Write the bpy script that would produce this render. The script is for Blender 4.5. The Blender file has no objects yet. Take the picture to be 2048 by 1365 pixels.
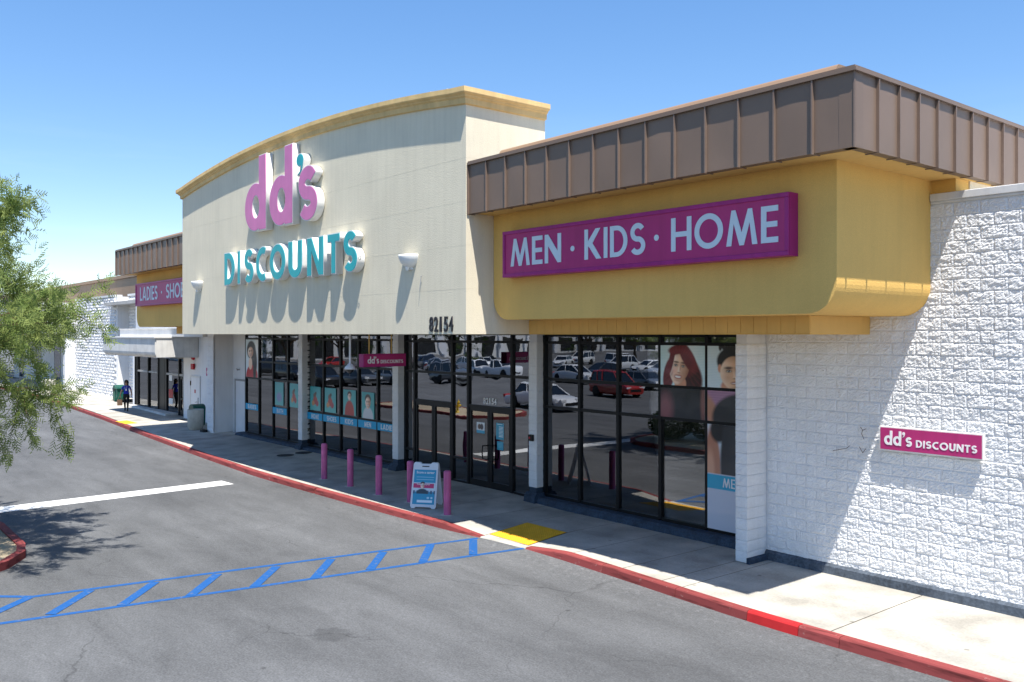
import bpy, bmesh, math, random
import numpy as np
from mathutils import Vector, Matrix
R = math.radians
random.seed(7); rng = np.random.default_rng(11)
S = bpy.context.scene
C = S.collection

# ------------------------------------------------------------------ camera, sky, sun, exposure
cam = bpy.data.cameras.new('camera'); camo = bpy.data.objects.new('camera', cam); C.objects.link(camo)
camo.location = (0, 0, 4.41); camo.rotation_euler = (R(90), 0, R(50.532))
cam.sensor_width = 36; cam.lens = 31.206; cam.shift_y = -0.0067; cam.clip_end = 4000; cam.clip_start = .1
S.camera = camo
SUNV = Vector((.385, -.19, 1)).normalized()
sun = bpy.data.lights.new('sun', 'SUN'); suno = bpy.data.objects.new('sun', sun); C.objects.link(suno)
sun.energy = 5.0; sun.angle = R(.53); sun.color = (1, .955, .88)
suno.rotation_euler = SUNV.to_track_quat('Z', 'Y').to_euler(); suno.location = (0, 0, 40)
W = bpy.data.worlds.new('World'); S.world = W; W.use_nodes = True
wn = W.node_tree.nodes; wl = W.node_tree.links
bg = wn['Background']; bg.inputs[1].default_value = .108
sky = wn.new('ShaderNodeTexSky'); sky.sky_type = 'NISHITA'; sky.sun_disc = False
sky.sun_elevation = math.asin(SUNV.z); sky.sun_rotation = math.atan2(SUNV.x, SUNV.y)
sky.altitude = 1800; sky.air_density = 1.15; sky.dust_density = .0; sky.ozone_density = 1.6
# thin cirrus all round the sky
tc = wn.new('ShaderNodeTexCoord'); mp = wn.new('ShaderNodeMapping'); mp.inputs['Scale'].default_value = (1.6, 1.6, 14); mp.inputs['Rotation'].default_value = (.05, .04, 0)
nz = wn.new('ShaderNodeTexNoise'); nz.inputs['Scale'].default_value = 1.5; nz.inputs['Detail'].default_value = 7; nz.inputs['Roughness'].default_value = .55
rmp = wn.new('ShaderNodeValToRGB'); rmp.color_ramp.elements[0].position = .46; rmp.color_ramp.elements[1].position = .78
sep = wn.new('ShaderNodeSeparateXYZ'); elr = wn.new('ShaderNodeMapRange')
elr.inputs['From Min'].default_value = .25; elr.inputs['From Max'].default_value = .05; elr.inputs['To Max'].default_value = .42
mul = wn.new('ShaderNodeMath'); mul.operation = 'MULTIPLY'
mixs = wn.new('ShaderNodeMixRGB'); mixs.inputs[2].default_value = (5.2, 5.9, 6.8, 1)
wl.new(tc.outputs['Generated'], mp.inputs[0]); wl.new(mp.outputs[0], nz.inputs['Vector']); wl.new(nz.outputs['Fac'], rmp.inputs[0])
wl.new(tc.outputs['Generated'], sep.inputs[0]); wl.new(sep.outputs[2], elr.inputs[0])
wl.new(rmp.outputs[0], mul.inputs[0]); wl.new(elr.outputs[0], mul.inputs[1])
hsv = wn.new('ShaderNodeHueSaturation'); hsv.inputs['Hue'].default_value = .507; hsv.inputs['Saturation'].default_value = 1.44; hsv.inputs['Value'].default_value = 1.62
gam = wn.new('ShaderNodeGamma'); gam.inputs[1].default_value = .74; wl.new(sky.outputs[0], gam.inputs[0]); wl.new(gam.outputs[0], hsv.inputs['Color']); wl.new(mul.outputs[0], mixs.inputs[0]); wl.new(hsv.outputs[0], mixs.inputs[1]); wl.new(mixs.outputs[0], bg.inputs[0])
S.view_settings.view_transform = 'Standard'; S.view_settings.look = 'None'
S.view_settings.exposure = .84; S.view_settings.gamma = 1; S.view_settings.use_curve_mapping = False
S.cycles.use_denoising = True; S.cycles.max_bounces = 8; S.cycles.transparent_max_bounces = 12
S.cycles.caustics_reflective = False; S.cycles.caustics_refractive = False

# ------------------------------------------------------------------ materials
def nt(name):
    m = bpy.data.materials.new(name); m.use_nodes = True
    n = m.node_tree.nodes; l = m.node_tree.links
    return m, n, l, n['Principled BSDF']
def node(n, t, **k):
    x = n.new(t)
    for a, b in k.items(): setattr(x, a, b)
    return x
def lin(c):
    return tuple((v/12.92 if v <= .04045 else ((v+.055)/1.055)**2.4) for v in c)
def hexc(h): return lin(tuple(int(h[i:i+2], 16)/255 for i in (0, 2, 4)))
def mat(name, col, rough=.7, var=.12, vs=2.5, bump=0., bs=60, metal=0, spec=.35, streak=0., fine=.0, fs=150, bdist=.01, coat=0, ob=0, spots=0):
    m, n, l, p = nt(name)
    geo = node(n, 'ShaderNodeNewGeometry')
    n1 = node(n, 'ShaderNodeTexNoise'); n1.inputs['Scale'].default_value = vs; n1.inputs['Detail'].default_value = 5
    l.new(geo.outputs['Position'], n1.inputs['Vector'])
    mr = node(n, 'ShaderNodeMapRange'); mr.inputs['From Min'].default_value = .3; mr.inputs['From Max'].default_value = .7
    mr.inputs['To Min'].default_value = 1-var; mr.inputs['To Max'].default_value = 1+var*.6
    l.new(n1.outputs['Fac'], mr.inputs[0])
    fac = mr.outputs[0]
    def mulf(a, b):
        x = node(n, 'ShaderNodeMath', operation='MULTIPLY'); l.new(a, x.inputs[0]); l.new(b, x.inputs[1]); return x.outputs[0]
    if streak:
        mp = node(n, 'ShaderNodeMapping'); mp.inputs['Scale'].default_value = (5, 5, .35); l.new(geo.outputs['Position'], mp.inputs[0])
        n2 = node(n, 'ShaderNodeTexNoise'); n2.inputs['Scale'].default_value = 1.6; n2.inputs['Detail'].default_value = 6; l.new(mp.outputs[0], n2.inputs['Vector'])
        m2 = node(n, 'ShaderNodeMapRange'); m2.inputs['From Min'].default_value = .42; m2.inputs['From Max'].default_value = .72
        m2.inputs['To Min'].default_value = 1; m2.inputs['To Max'].default_value = 1-streak; l.new(n2.outputs['Fac'], m2.inputs[0]); fac = mulf(fac, m2.outputs[0])
    if fine:
        n3 = node(n, 'ShaderNodeTexNoise'); n3.inputs['Scale'].default_value = fs; n3.inputs['Detail'].default_value = 3; l.new(geo.outputs['Position'], n3.inputs['Vector'])
        m3 = node(n, 'ShaderNodeMapRange'); m3.inputs['From Min'].default_value = .3; m3.inputs['From Max'].default_value = .7
        m3.inputs['To Min'].default_value = 1-fine; m3.inputs['To Max'].default_value = 1+fine; l.new(n3.outputs['Fac'], m3.inputs[0]); fac = mulf(fac, m3.outputs[0])
    if spots:
        sv = node(n, 'ShaderNodeTexVoronoi'); sv.inputs['Scale'].default_value = spots; l.new(geo.outputs['Position'], sv.inputs['Vector'])
        m5 = node(n, 'ShaderNodeMapRange'); m5.inputs['From Min'].default_value = .045; m5.inputs['From Max'].default_value = .075; m5.inputs['To Min'].default_value = .62; m5.inputs['To Max'].default_value = 1; l.new(sv.outputs['Distance'], m5.inputs[0]); fac = mulf(fac, m5.outputs[0])
    if ob:
        oi = node(n, 'ShaderNodeObjectInfo'); m4 = node(n, 'ShaderNodeMapRange'); m4.inputs['To Min'].default_value = 1-ob; m4.inputs['To Max'].default_value = 1+ob
        l.new(oi.outputs['Random'], m4.inputs[0]); fac = mulf(fac, m4.outputs[0])
    vm = node(n, 'ShaderNodeVectorMath', operation='SCALE'); vm.inputs[0].default_value = col[:3]; l.new(fac, vm.inputs['Scale'])
    l.new(vm.outputs[0], p.inputs['Base Color'])
    p.inputs['Roughness'].default_value = rough; p.inputs['Metallic'].default_value = metal
    p.inputs['Specular IOR Level'].default_value = spec; p.inputs['Coat Weight'].default_value = coat
    if bump:
        nb = node(n, 'ShaderNodeTexNoise'); nb.inputs['Scale'].default_value = bs; nb.inputs['Detail'].default_value = 4; l.new(geo.outputs['Position'], nb.inputs['Vector'])
        b = node(n, 'ShaderNodeBump'); b.inputs['Strength'].default_value = bump; b.inputs['Distance'].default_value = bdist
        l.new(nb.outputs['Fac'], b.inputs['Height']); l.new(b.outputs[0], p.inputs['Normal'])
    return m

M = {}
M['cream'] = mat('cream_stucco', (.73, .665, .515), .85, .05, .9, .55, 45, streak=.065, fine=.05, fs=70, spec=.15)
M['gold'] = mat('gold_stucco', (.75, .47, .138), .8, .08, .7, .5, 50, streak=.04, fine=.07, fs=80, spec=.2)
M['goldtrim'] = mat('gold_trim_paint', (.70, .45, .15), .7, .08, 1.5, .2, 40, streak=.06, spec=.25)
M['cornice'] = mat('cornice_stucco', (.74, .52, .24), .8, .12, 2, .3, 60, streak=.12, spec=.2)
M['brown'] = mat('brown_metal', (.185, .128, .094), .45, .06, 1.3, .05, 3, metal=.0, spec=.4, streak=.0, ob=.06)
M['brownrib'] = mat('brown_rib', (.19, .135, .105), .45, .1, 3, 0, spec=.4)
M['brownfar'] = mat('tan_brown_metal', (.27, .175, .11), .55, .08, .6)
M['white_block'] = mat('white_block_paint', (.77, .77, .775), .8, .06, 1.2, .6, 45, fine=.05, fs=60, spec=.2, bdist=.02, ob=.025, streak=.05)
M['mortar'] = mat('painted_mortar', (.70, .71, .73), .9, .08, 4, .3, 80)
M['white_paint'] = mat('white_wall_paint', (.74, .75, .77), .8, .05, 1.5, .25, 30, streak=.05, spec=.2)
M['stucco_grey'] = mat('grimy_white_stucco', (.66, .65, .62), .85, .14, 2.2, .5, 25, streak=.12, spec=.2)
M['white_stucco'] = mat('white_stucco', (.70, .69, .67), .85, .08, 1.2, .3, 40, streak=.08)
M['coping'] = mat('white_coping', (.66, .66, .66), .5, .08, 2, streak=.12)
M['frame'] = mat('dark_frame', (.006, .007, .009), .4, .2, 3, spec=.25)
M['framelt'] = mat('grey_frame', (.33, .33, .33), .45, .1, 3)
M['plinth'] = mat('navy_plinth_paint', (.038, .062, .098), .75, .35, 3.5, .4, 40, streak=.3, fine=.25, fs=25)
M['plinthworn'] = mat('worn_grey_blue_paint', (.085, .105, .135), .8, .35, 3, .4, 40, streak=.3, fine=.3, fs=22)
M['concrete'] = mat('sidewalk_concrete', (.43, .408, .36), .9, .30, 1.3, .25, 120, streak=.0, fine=.10, fs=30, spec=.2, ob=.07, spots=1.6)
M['jointdark'] = mat('joint_dirt', (.16, .14, .11), .95, .2, 4)
M['concrete2'] = mat('bin_concrete', (.58, .55, .48), .9, .12, 6, .4, 60, streak=.15)
M['redkerb'] = mat('red_kerb_paint', (.27, .052, .050), .75, .34, 2.2, .3, 45, fine=.25, fs=14, ob=.10, spec=.2)
M['redkerb2'] = mat('fresh_red_paint', (.45, .018, .02), .6, .15, 4, .2, 60)
M['bluekerb'] = mat('blue_kerb_paint', (.03, .13, .42), .7, .2, 3)
M['tactile'] = mat('yellow_tactile', (.80, .42, .022), .65, .12, 5, .1, 80)
M['magenta'] = mat('magenta_sign_face', (.46, .030, .165), .45, .10, 1.2, streak=.10, spec=.35)
M['magentaframe'] = mat('magenta_frame_paint', (.38, .018, .185), .4, .12, 2, streak=.15)
M['pinkface'] = mat('faded_pink_face', (.62, .175, .39), .4, .07, 2.5, streak=.08)
M['tealface'] = mat('teal_letter_face', (.014, .38, .41), .38, .08, 3, streak=.06)
M['letterwhite'] = mat('white_letter_return', (.80, .79, .76), .5, .05, 3, streak=.10)
M['signwhite'] = mat('sign_white_print', (.64, .73, .78), .5, .04, 3)
M['printwhite'] = mat('white_vinyl', (.80, .80, .80), .5, .02, 3)
M['printdark'] = mat('dark_number', (.022, .022, .028), .5, .1, 3)
M['bollard'] = mat('magenta_bollard', (.62, .14, .33), .5, .2, 4, .1, 40, streak=.3, spec=.35)
M['cyan'] = mat('cyan_vinyl', (.012, .36, .62), .45, .03, 3)
M['teal'] = mat('teal_print', (.02, .30, .33), .6, .05, 2)
M['plasticwhite'] = mat('white_plastic', (.70, .73, .78), .4, .04, 3)
M['lampwhite'] = mat('white_lamp_glaze', (.82, .82, .80), .35, .04, 8)
M['green'] = mat('green_bin_plastic', (.012, .09, .065), .45, .15, 4)
M['sand'] = mat('island_sand', (.42, .34, .23), .95, .25, 1.5, .5, 30, fine=.2, fs=40)
M['dirt'] = mat('floor_tile', (.30, .28, .25), .5, .1, 1)
M['interior'] = mat('interior_wall', (.42, .41, .38), .8, .1, 1)
M['bark'] = mat('tree_bark', (.15, .10, .065), .9, .3, 8, .8, 30)
M['redalarm'] = mat('red_alarm', (.42, .008, .02), .4, .1, 6)
M['metal'] = mat('grey_metal', (.45, .45, .46), .4, .1, 6, metal=.6)
M['black'] = mat('black_rubber', (.012, .012, .012), .6, .15, 6)
M['yellowpaint'] = mat('yellow_hydrant', (.62, .40, .02), .5, .1, 6)
M['iron'] = mat('cast_iron', (.03, .03, .032), .7, .2, 10, .4, 60)
M['roofdeck'] = mat('roof_deck', (.45, .44, .42), .9, .2, 1)

def asphalt():
    m, n, l, p = nt('asphalt')
    geo = node(n, 'ShaderNodeNewGeometry'); P = geo.outputs['Position']
    def noise(scale, detail=5, vec=None, rough=.55, dist=0):
        x = node(n, 'ShaderNodeTexNoise'); x.inputs['Scale'].default_value = scale; x.inputs['Detail'].default_value = detail
        x.inputs['Roughness'].default_value = rough; x.inputs['Distortion'].default_value = dist
        l.new(vec or P, x.inputs['Vector']); return x.outputs['Fac']
    def rng_(a, f0, f1, t0, t1):
        x = node(n, 'ShaderNodeMapRange'); x.inputs['From Min'].default_value = f0; x.inputs['From Max'].default_value = f1
        x.inputs['To Min'].default_value = t0; x.inputs['To Max'].default_value = t1; l.new(a, x.inputs[0]); return x.outputs[0]
    def op(o, a, b):
        x = node(n, 'ShaderNodeMath', operation=o)
        for i, v in enumerate((a, b)):
            if isinstance(v, (int, float)): x.inputs[i].default_value = v
            else: l.new(v, x.inputs[i])
        return x.outputs[0]
    def mapped(sc, rot=0):
        x = node(n, 'ShaderNodeMapping'); x.inputs['Scale'].default_value = sc; x.inputs['Rotation'].default_value = (0, 0, rot); l.new(P, x.inputs[0]); return x.outputs[0]
    f = rng_(noise(.16, 6, rough=.6), .3, .7, .80, 1.16)                    # old patches
    f = op('MULTIPLY', f, rng_(noise(1.0, 4, mapped((.16, 1.1, 1), .05)), .35, .7, 1.09, .80))   # tyre lanes along the kerb
    f = op('MULTIPLY', f, rng_(noise(1.3, 6, mapped((.5, 1.2, 1), .5), .65, .8), .4, .72, 1.05, .86))
    f = op('MULTIPLY', f, rng_(noise(34, 3), .3, .7, .74, 1.26))            # aggregate
    f = op('MULTIPLY', f, rng_(noise(190, 2), .25, .75, .78, 1.22))
    vor = node(n, 'ShaderNodeTexVoronoi'); vor.inputs['Scale'].default_value = 95; l.new(P, vor.inputs['Vector'])
    f = op('MULTIPLY', f, rng_(vor.outputs['Distance'], .0, .12, 1.35, 1.0))  # light chips
    f = op('MULTIPLY', f, rng_(noise(11, 4), .3, .7, .90, 1.10))
    v3 = node(n, 'ShaderNodeTexVoronoi'); v3.inputs['Scale'].default_value = .9; l.new(P, v3.inputs['Vector'])
    f = op('MULTIPLY', f, rng_(v3.outputs['Distance'], .02, .05, .55, 1.0))   # drips
    # cracks: warped cell edges, broken up
    wv = node(n, 'ShaderNodeTexNoise'); wv.inputs['Scale'].default_value = 1.4; wv.inputs['Detail'].default_value = 5; l.new(P, wv.inputs['Vector'])
    vm = node(n, 'ShaderNodeVectorMath', operation='MULTIPLY_ADD'); vm.inputs[1].default_value = (.75, .75, 0); l.new(wv.outputs['Color'], vm.inputs[0]); l.new(P, vm.inputs[2])
    v2 = node(n, 'ShaderNodeTexVoronoi', feature='DISTANCE_TO_EDGE'); v2.inputs['Scale'].default_value = .27; l.new(vm.outputs[0], v2.inputs['Vector'])
    cr = rng_(v2.outputs['Distance'], 0, .0045, 1, 0)
    cr = op('MULTIPLY', cr, rng_(noise(.35, 3), .42, .56, 0, 1))
    f = op('MULTIPLY', f, rng_(cr, 0, 1, 1, .62))
    # straight paving joints parallel to the lane
    sp = node(n, 'ShaderNodeSeparateXYZ'); l.new(vm.outputs[0], sp.inputs[0])
    for axis, period, off in ((1, 3.7, 1.55), (0, 9.3, 3.1)):
        a = op('ADD', sp.outputs[axis], off); a = op('DIVIDE', a, period); a = op('FRACT', a, 0); a = op('SUBTRACT', a, .5); a = op('ABSOLUTE', a, 0)
        j = rng_(a, 0, .010/period*2, 1, 0); j = op('MULTIPLY', j, rng_(noise(.5, 2), .45, .6, 0, 1)); f = op('MULTIPLY', f, rng_(j, 0, 1, 1, .84))
    # oil stains
    spx = node(n, 'ShaderNodeSeparateXYZ'); l.new(P, spx.inputs[0])
    for ox, oy, rx, ry, d in ((-11.75, 6.22, .36, .26, .74), (-16.6, 7.9, .35, .22, .9), (-20.5, 8.4, .8, .4, .9), (-8.4, 8.5, .9, .35, .88)):
        a = op('DIVIDE', op('ADD', spx.outputs[0], -ox), rx); b = op('DIVIDE', op('ADD', spx.outputs[1], -oy), ry)
        q = op('ADD', op('MULTIPLY', a, a), op('MULTIPLY', b, b)); q = op('ADD', q, rng_(noise(6, 3), .3, .7, -.5, .5))
        f = op('MULTIPLY', f, rng_(q, .5, 1.25, d, 1))
    # pale dust and chipped paint along the gutter
    g = op('MULTIPLY', rng_(spx.outputs[1], 10.4, 11.7, 0, 1), rng_(noise(9, 6), .52, .68, 0, 1)); f = op('MULTIPLY', f, rng_(g, 0, 1, 1, 1.5))
    vs = node(n, 'ShaderNodeVectorMath', operation='SCALE'); vs.inputs[0].default_value = (.114, .117, .121); l.new(f, vs.inputs['Scale'])
    l.new(vs.outputs[0], p.inputs['Base Color']); p.inputs['Roughness'].default_value = .88; p.inputs['Specular IOR Level'].default_value = .25
    b = node(n, 'ShaderNodeBump'); b.inputs['Strength'].default_value = .5; b.inputs['Distance'].default_value = .006
    l.new(noise(140, 3), b.inputs['Height']); l.new(b.outputs[0], p.inputs['Normal'])
    return m
M['asphalt'] = asphalt()

def worn(name, col, base=(.150, .148, .142), amount=.5):
    m, n, l, p = nt(name); geo = node(n, 'ShaderNodeNewGeometry')
    a = node(n, 'ShaderNodeTexNoise'); a.inputs['Scale'].default_value = 9; a.inputs['Detail'].default_value = 8; a.inputs['Roughness'].default_value = .75; l.new(geo.outputs['Position'], a.inputs['Vector'])
    r = node(n, 'ShaderNodeMapRange'); r.inputs['From Min'].default_value = amount; r.inputs['From Max'].default_value = amount+.12; l.new(a.outputs['Fac'], r.inputs[0])
    x = node(n, 'ShaderNodeMixRGB'); x.inputs[1].default_value = (*col, 1); x.inputs[2].default_value = (*base, 1)
    l.new(r.outputs[0], x.inputs[0]); l.new(x.outputs[0], p.inputs['Base Color']); p.inputs['Roughness'].default_value = .8
    return m
def kerbpaint(name, col):
    m, n, l, p = nt(name); geo = node(n, 'ShaderNodeNewGeometry'); oi = node(n, 'ShaderNodeObjectInfo')
    a = node(n, 'ShaderNodeTexNoise'); a.inputs['Scale'].default_value = 7; a.inputs['Detail'].default_value = 9; a.inputs['Roughness'].default_value = .72; l.new(geo.outputs['Position'], a.inputs['Vector'])
    r = node(n, 'ShaderNodeMapRange'); r.inputs['From Min'].default_value = .60; r.inputs['From Max'].default_value = .70; r.inputs['To Max'].default_value = .8; l.new(a.outputs['Fac'], r.inputs[0])
    x = node(n, 'ShaderNodeMixRGB'); x.inputs[1].default_value = (*col, 1); x.inputs[2].default_value = (.36, .25, .22, 1); l.new(r.outputs[0], x.inputs[0])
    mp = node(n, 'ShaderNodeMapping'); mp.inputs['Scale'].default_value = (1.1, 6, 9); l.new(geo.outputs['Position'], mp.inputs[0])
    b = node(n, 'ShaderNodeTexNoise'); b.inputs['Scale'].default_value = 1.5; b.inputs['Detail'].default_value = 7; l.new(mp.outputs[0], b.inputs['Vector'])
    r2 = node(n, 'ShaderNodeMapRange'); r2.inputs['From Min'].default_value = .52; r2.inputs['From Max'].default_value = .72; r2.inputs['To Min'].default_value = 1.08; r2.inputs['To Max'].default_value = .45; l.new(b.outputs['Fac'], r2.inputs[0])
    r3 = node(n, 'ShaderNodeMapRange'); r3.inputs['To Min'].default_value = .88; r3.inputs['To Max'].default_value = 1.12; l.new(oi.outputs['Random'], r3.inputs[0])
    q = node(n, 'ShaderNodeMath', operation='MULTIPLY'); l.new(r2.outputs[0], q.inputs[0]); l.new(r3.outputs[0], q.inputs[1])
    vs = node(n, 'ShaderNodeVectorMath', operation='SCALE'); l.new(x.outputs[0], vs.inputs[0]); l.new(q.outputs[0], vs.inputs['Scale']); l.new(vs.outputs[0], p.inputs['Base Color'])
    p.inputs['Roughness'].default_value = .8; p.inputs['Specular IOR Level'].default_value = .2
    bm_ = node(n, 'ShaderNodeBump'); bm_.inputs['Strength'].default_value = .5; bm_.inputs['Distance'].default_value = .008; l.new(a.outputs['Fac'], bm_.inputs['Height']); l.new(bm_.outputs[0], p.inputs['Normal'])
    return m
M['redkerb'] = kerbpaint('chipped_red_kerb', (.235, .050, .048))
M['bluepaint'] = worn('blue_road_paint', (.003, .078, .27), amount=.56)
M['whiteline'] = worn('white_road_paint', (.74, .74, .72), amount=.57)

def glass(name, refl, trans, wave=.0):
    m, n, l, p = nt(name); n.remove(p); out = n['Material Output']
    geo = node(n, 'ShaderNodeNewGeometry')
    nb = node(n, 'ShaderNodeTexNoise'); nb.inputs['Scale'].default_value = .9; nb.inputs['Detail'].default_value = 1.5; l.new(geo.outputs['Position'], nb.inputs['Vector'])
    b = node(n, 'ShaderNodeBump'); b.inputs['Strength'].default_value = wave; b.inputs['Distance'].default_value = .02; l.new(nb.outputs['Fac'], b.inputs['Height'])
    g = node(n, 'ShaderNodeBsdfGlossy'); g.inputs['Roughness'].default_value = .0; g.inputs['Color'].default_value = (.93, .95, 1, 1); l.new(b.outputs[0], g.inputs['Normal'])
    t = node(n, 'ShaderNodeBsdfTransparent'); t.inputs['Color'].default_value = (*trans, 1)
    lw = node(n, 'ShaderNodeFresnel'); lw.inputs['IOR'].default_value = 1.5
    mr = node(n, 'ShaderNodeMapRange'); mr.inputs['From Min'].default_value = .04; mr.inputs['From Max'].default_value = 1; mr.inputs['To Min'].default_value = refl; mr.inputs['To Max'].default_value = 1
    l.new(lw.outputs[0], mr.inputs[0]); x = node(n, 'ShaderNodeMixShader'); l.new(mr.outputs[0], x.inputs[0]); l.new(t.outputs[0], x.inputs[1]); l.new(g.outputs[0], x.inputs[2])
    l.new(x.outputs[0], out.inputs[0]); return m
M['glass'] = glass('tinted_glass', .165, (.80, .80, .78), .07); M['glasswavy'] = glass('wavy_glass', .25, (.8, .8, .78), .26)
M['carglass'] = mat('car_glass', (.012, .014, .016), .05, 0, 1, spec=.8)
def leafmat(name, c1, c2):
    m, n, l, p = nt(name); n.remove(p); out = n['Material Output']
    geo = node(n, 'ShaderNodeNewGeometry'); a = node(n, 'ShaderNodeTexNoise'); a.inputs['Scale'].default_value = 2.6; a.inputs['Detail'].default_value = 4; l.new(geo.outputs['Position'], a.inputs['Vector'])
    r = node(n, 'ShaderNodeMapRange'); r.inputs['From Min'].default_value = .32; r.inputs['From Max'].default_value = .68; l.new(a.outputs['Fac'], r.inputs[0])
    x = node(n, 'ShaderNodeMixRGB'); x.inputs[1].default_value = (*c1, 1); x.inputs[2].default_value = (*c2, 1); l.new(r.outputs[0], x.inputs[0])
    d = node(n, 'ShaderNodeBsdfDiffuse'); t = node(n, 'ShaderNodeBsdfTranslucent'); l.new(x.outputs[0], d.inputs[0]); l.new(x.outputs[0], t.inputs[0])
    s = node(n, 'ShaderNodeMixShader'); s.inputs[0].default_value = .48; l.new(d.outputs[0], s.inputs[1]); l.new(t.outputs[0], s.inputs[2]); l.new(s.outputs[0], out.inputs[0]); return m
M['leaf'] = leafmat('feathery_leaf', (.165, .24, .07), (.33, .385, .135))
M['leaf2'] = leafmat('shrub_leaf', (.05, .10, .025), (.10, .15, .04))
def printmat(name):
    m, n, l, p = nt(name); a = node(n, 'ShaderNodeVertexColor'); a.layer_name = 'print'
    l.new(a.outputs[0], p.inputs['Base Color']); p.inputs['Roughness'].default_value = .4; p.inputs['Coat Weight'].default_value = .5; p.inputs['Coat Roughness'].default_value = .04; return m
M['print'] = printmat('printed_poster')
def paint(name, c, metal=.2): 
    m = mat(name, c, .3, .02, 1, metal=metal, spec=.5, coat=.8); return m

# ------------------------------------------------------------------ mesh helpers
class MB:
    def __init__(s): s.v = []; s.f = []; s.m = []; s.sm = []
    def add(s, v, f, m=0, smooth=False):
        o = len(s.v); s.v += [tuple(map(float, p)) for p in v]
        for q in f: s.f.append(tuple(o+i for i in q)); s.m.append(m); s.sm.append(smooth)
        return s
    def box(s, x0, x1, y0, y1, z0, z1, m=0):
        v = [(x0,y0,z0),(x1,y0,z0),(x1,y1,z0),(x0,y1,z0),(x0,y0,z1),(x1,y0,z1),(x1,y1,z1),(x0,y1,z1)]
        return s.add(v, [(0,3,2,1),(4,5,6,7),(0,1,5,4),(1,2,6,5),(2,3,7,6),(3,0,4,7)], m)
    def cyl(s, p0, p1, r0, r1=None, n=12, m=0, caps=True):
        r1 = r0 if r1 is None else r1; p0 = Vector(p0); p1 = Vector(p1); d = (p1-p0).normalized()
        a = d.orthogonal().normalized(); b = d.cross(a); v = []
        for p, r in ((p0, r0), (p1, r1)):
            for i in range(n): t = 2*math.pi*i/n; v.append(p+a*math.cos(t)*r+b*math.sin(t)*r)
        f = [(i, (i+1) % n, n+(i+1) % n, n+i) for i in range(n)]
        s.add(v, f, m, True)
        if caps: s.add(v[:n], [tuple(range(n))[::-1]], m); s.add(v[n:], [tuple(range(n))], m)
        return s
    def lathe(s, prof, n=20, c=(0,0,0), m=0, a0=0, a1=2*math.pi, smooth=True):
        full = abs(a1-a0-2*math.pi) < 1e-6; k = n if full else n+1; v = []
        for r, z in prof:
            for i in range(k): t = a0+(a1-a0)*i/n; v.append((c[0]+r*math.cos(t), c[1]+r*math.sin(t), c[2]+z))
        f = []
        for j in range(len(prof)-1):
            for i in range(n): f.append((j*k+i, j*k+(i+1) % k, (j+1)*k+(i+1) % k, (j+1)*k+i))
        return s.add(v, f, m, smooth)
    def prism(s, poly, axis, a, b, m=0):
        # poly: 2-D points; axis 'y': (x,z) extruded in y; 'z': (x,y) in z; 'x': (y,z) in x
        g = {'y': lambda p, t: (p[0], t, p[1]), 'z': lambda p, t: (p[0], p[1], t), 'x': lambda p, t: (t, p[0], p[1])}[axis]; n = len(poly)
        v = [g(p, a) for p in poly]+[g(p, b) for p in poly]
        return s.add(v, [tuple(range(n)), tuple(range(2*n-1, n-1, -1))]+[(i, n+i, n+(i+1) % n, (i+1) % n) for i in range(n)], m)
    def mesh(s, name, mats):
        me = bpy.data.meshes.new(name); me.from_pydata(s.v, [], s.f)
        for m in (mats if isinstance(mats, (list, tuple)) else [mats]): me.materials.append(M[m] if isinstance(m, str) else m)
        me.polygons.foreach_set('material_index', s.m); me.polygons.foreach_set('use_smooth', s.sm)
        bm = bmesh.new(); bm.from_mesh(me); bmesh.ops.recalc_face_normals(bm, faces=bm.faces); bm.to_mesh(me); bm.free()
        me.update(); return me
def tag(o, label=None, cat=None, group=None, kind=None):
    for k, v in (('label', label), ('category', cat), ('group', group), ('kind', kind)):
        if v: o[k] = v
    return o
def obj(name, me, mats=None, parent=None, loc=None, rot=None, **k):
    if isinstance(me, MB): me = me.mesh(name, mats)
    o = bpy.data.objects.new(name, me); C.objects.link(o)
    if parent: o.parent = parent
    if loc: o.location = loc
    if rot: o.rotation_euler = rot
    return tag(o, **k)
def empty(name, loc=(0,0,0), rot=(0,0,0), **k):
    o = bpy.data.objects.new(name, None); C.objects.link(o); o.location = loc; o.rotation_euler = rot; o.empty_display_size = .2
    return tag(o, **k)
def copy_tree(o, parent=None):
    c = o.copy(); C.objects.link(c); c.parent = parent
    for ch in o.children: copy_tree(ch, c)
    return c
def bevel(o, w, seg=2):
    m = o.modifiers.new('bevel', 'BEVEL'); m.width = w; m.segments = seg; m.limit_method = 'ANGLE'; m.angle_limit = R(40); return o
def chbox(x0, x1, y0, y1, z0, z1, c):
    # box with small chamfers on its edges
    bm = bmesh.new(); vs = [bm.verts.new(p) for p in [(x0,y0,z0),(x1,y0,z0),(x1,y1,z0),(x0,y1,z0),(x0,y0,z1),(x1,y0,z1),(x1,y1,z1),(x0,y1,z1)]]
    for q in [(0,3,2,1),(4,5,6,7),(0,1,5,4),(1,2,6,5),(2,3,7,6),(3,0,4,7)]: bm.faces.new([vs[i] for i in q])
    bmesh.ops.bevel(bm, geom=list(bm.edges), offset=c, segments=2, affect='EDGES', profile=.5)
    mb = MB(); mb.add([v.co for v in bm.verts], [[v.index for v in f.verts] for f in bm.faces]) if bm.verts.index_update() is None else 0
    bm.free(); return mb

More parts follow.
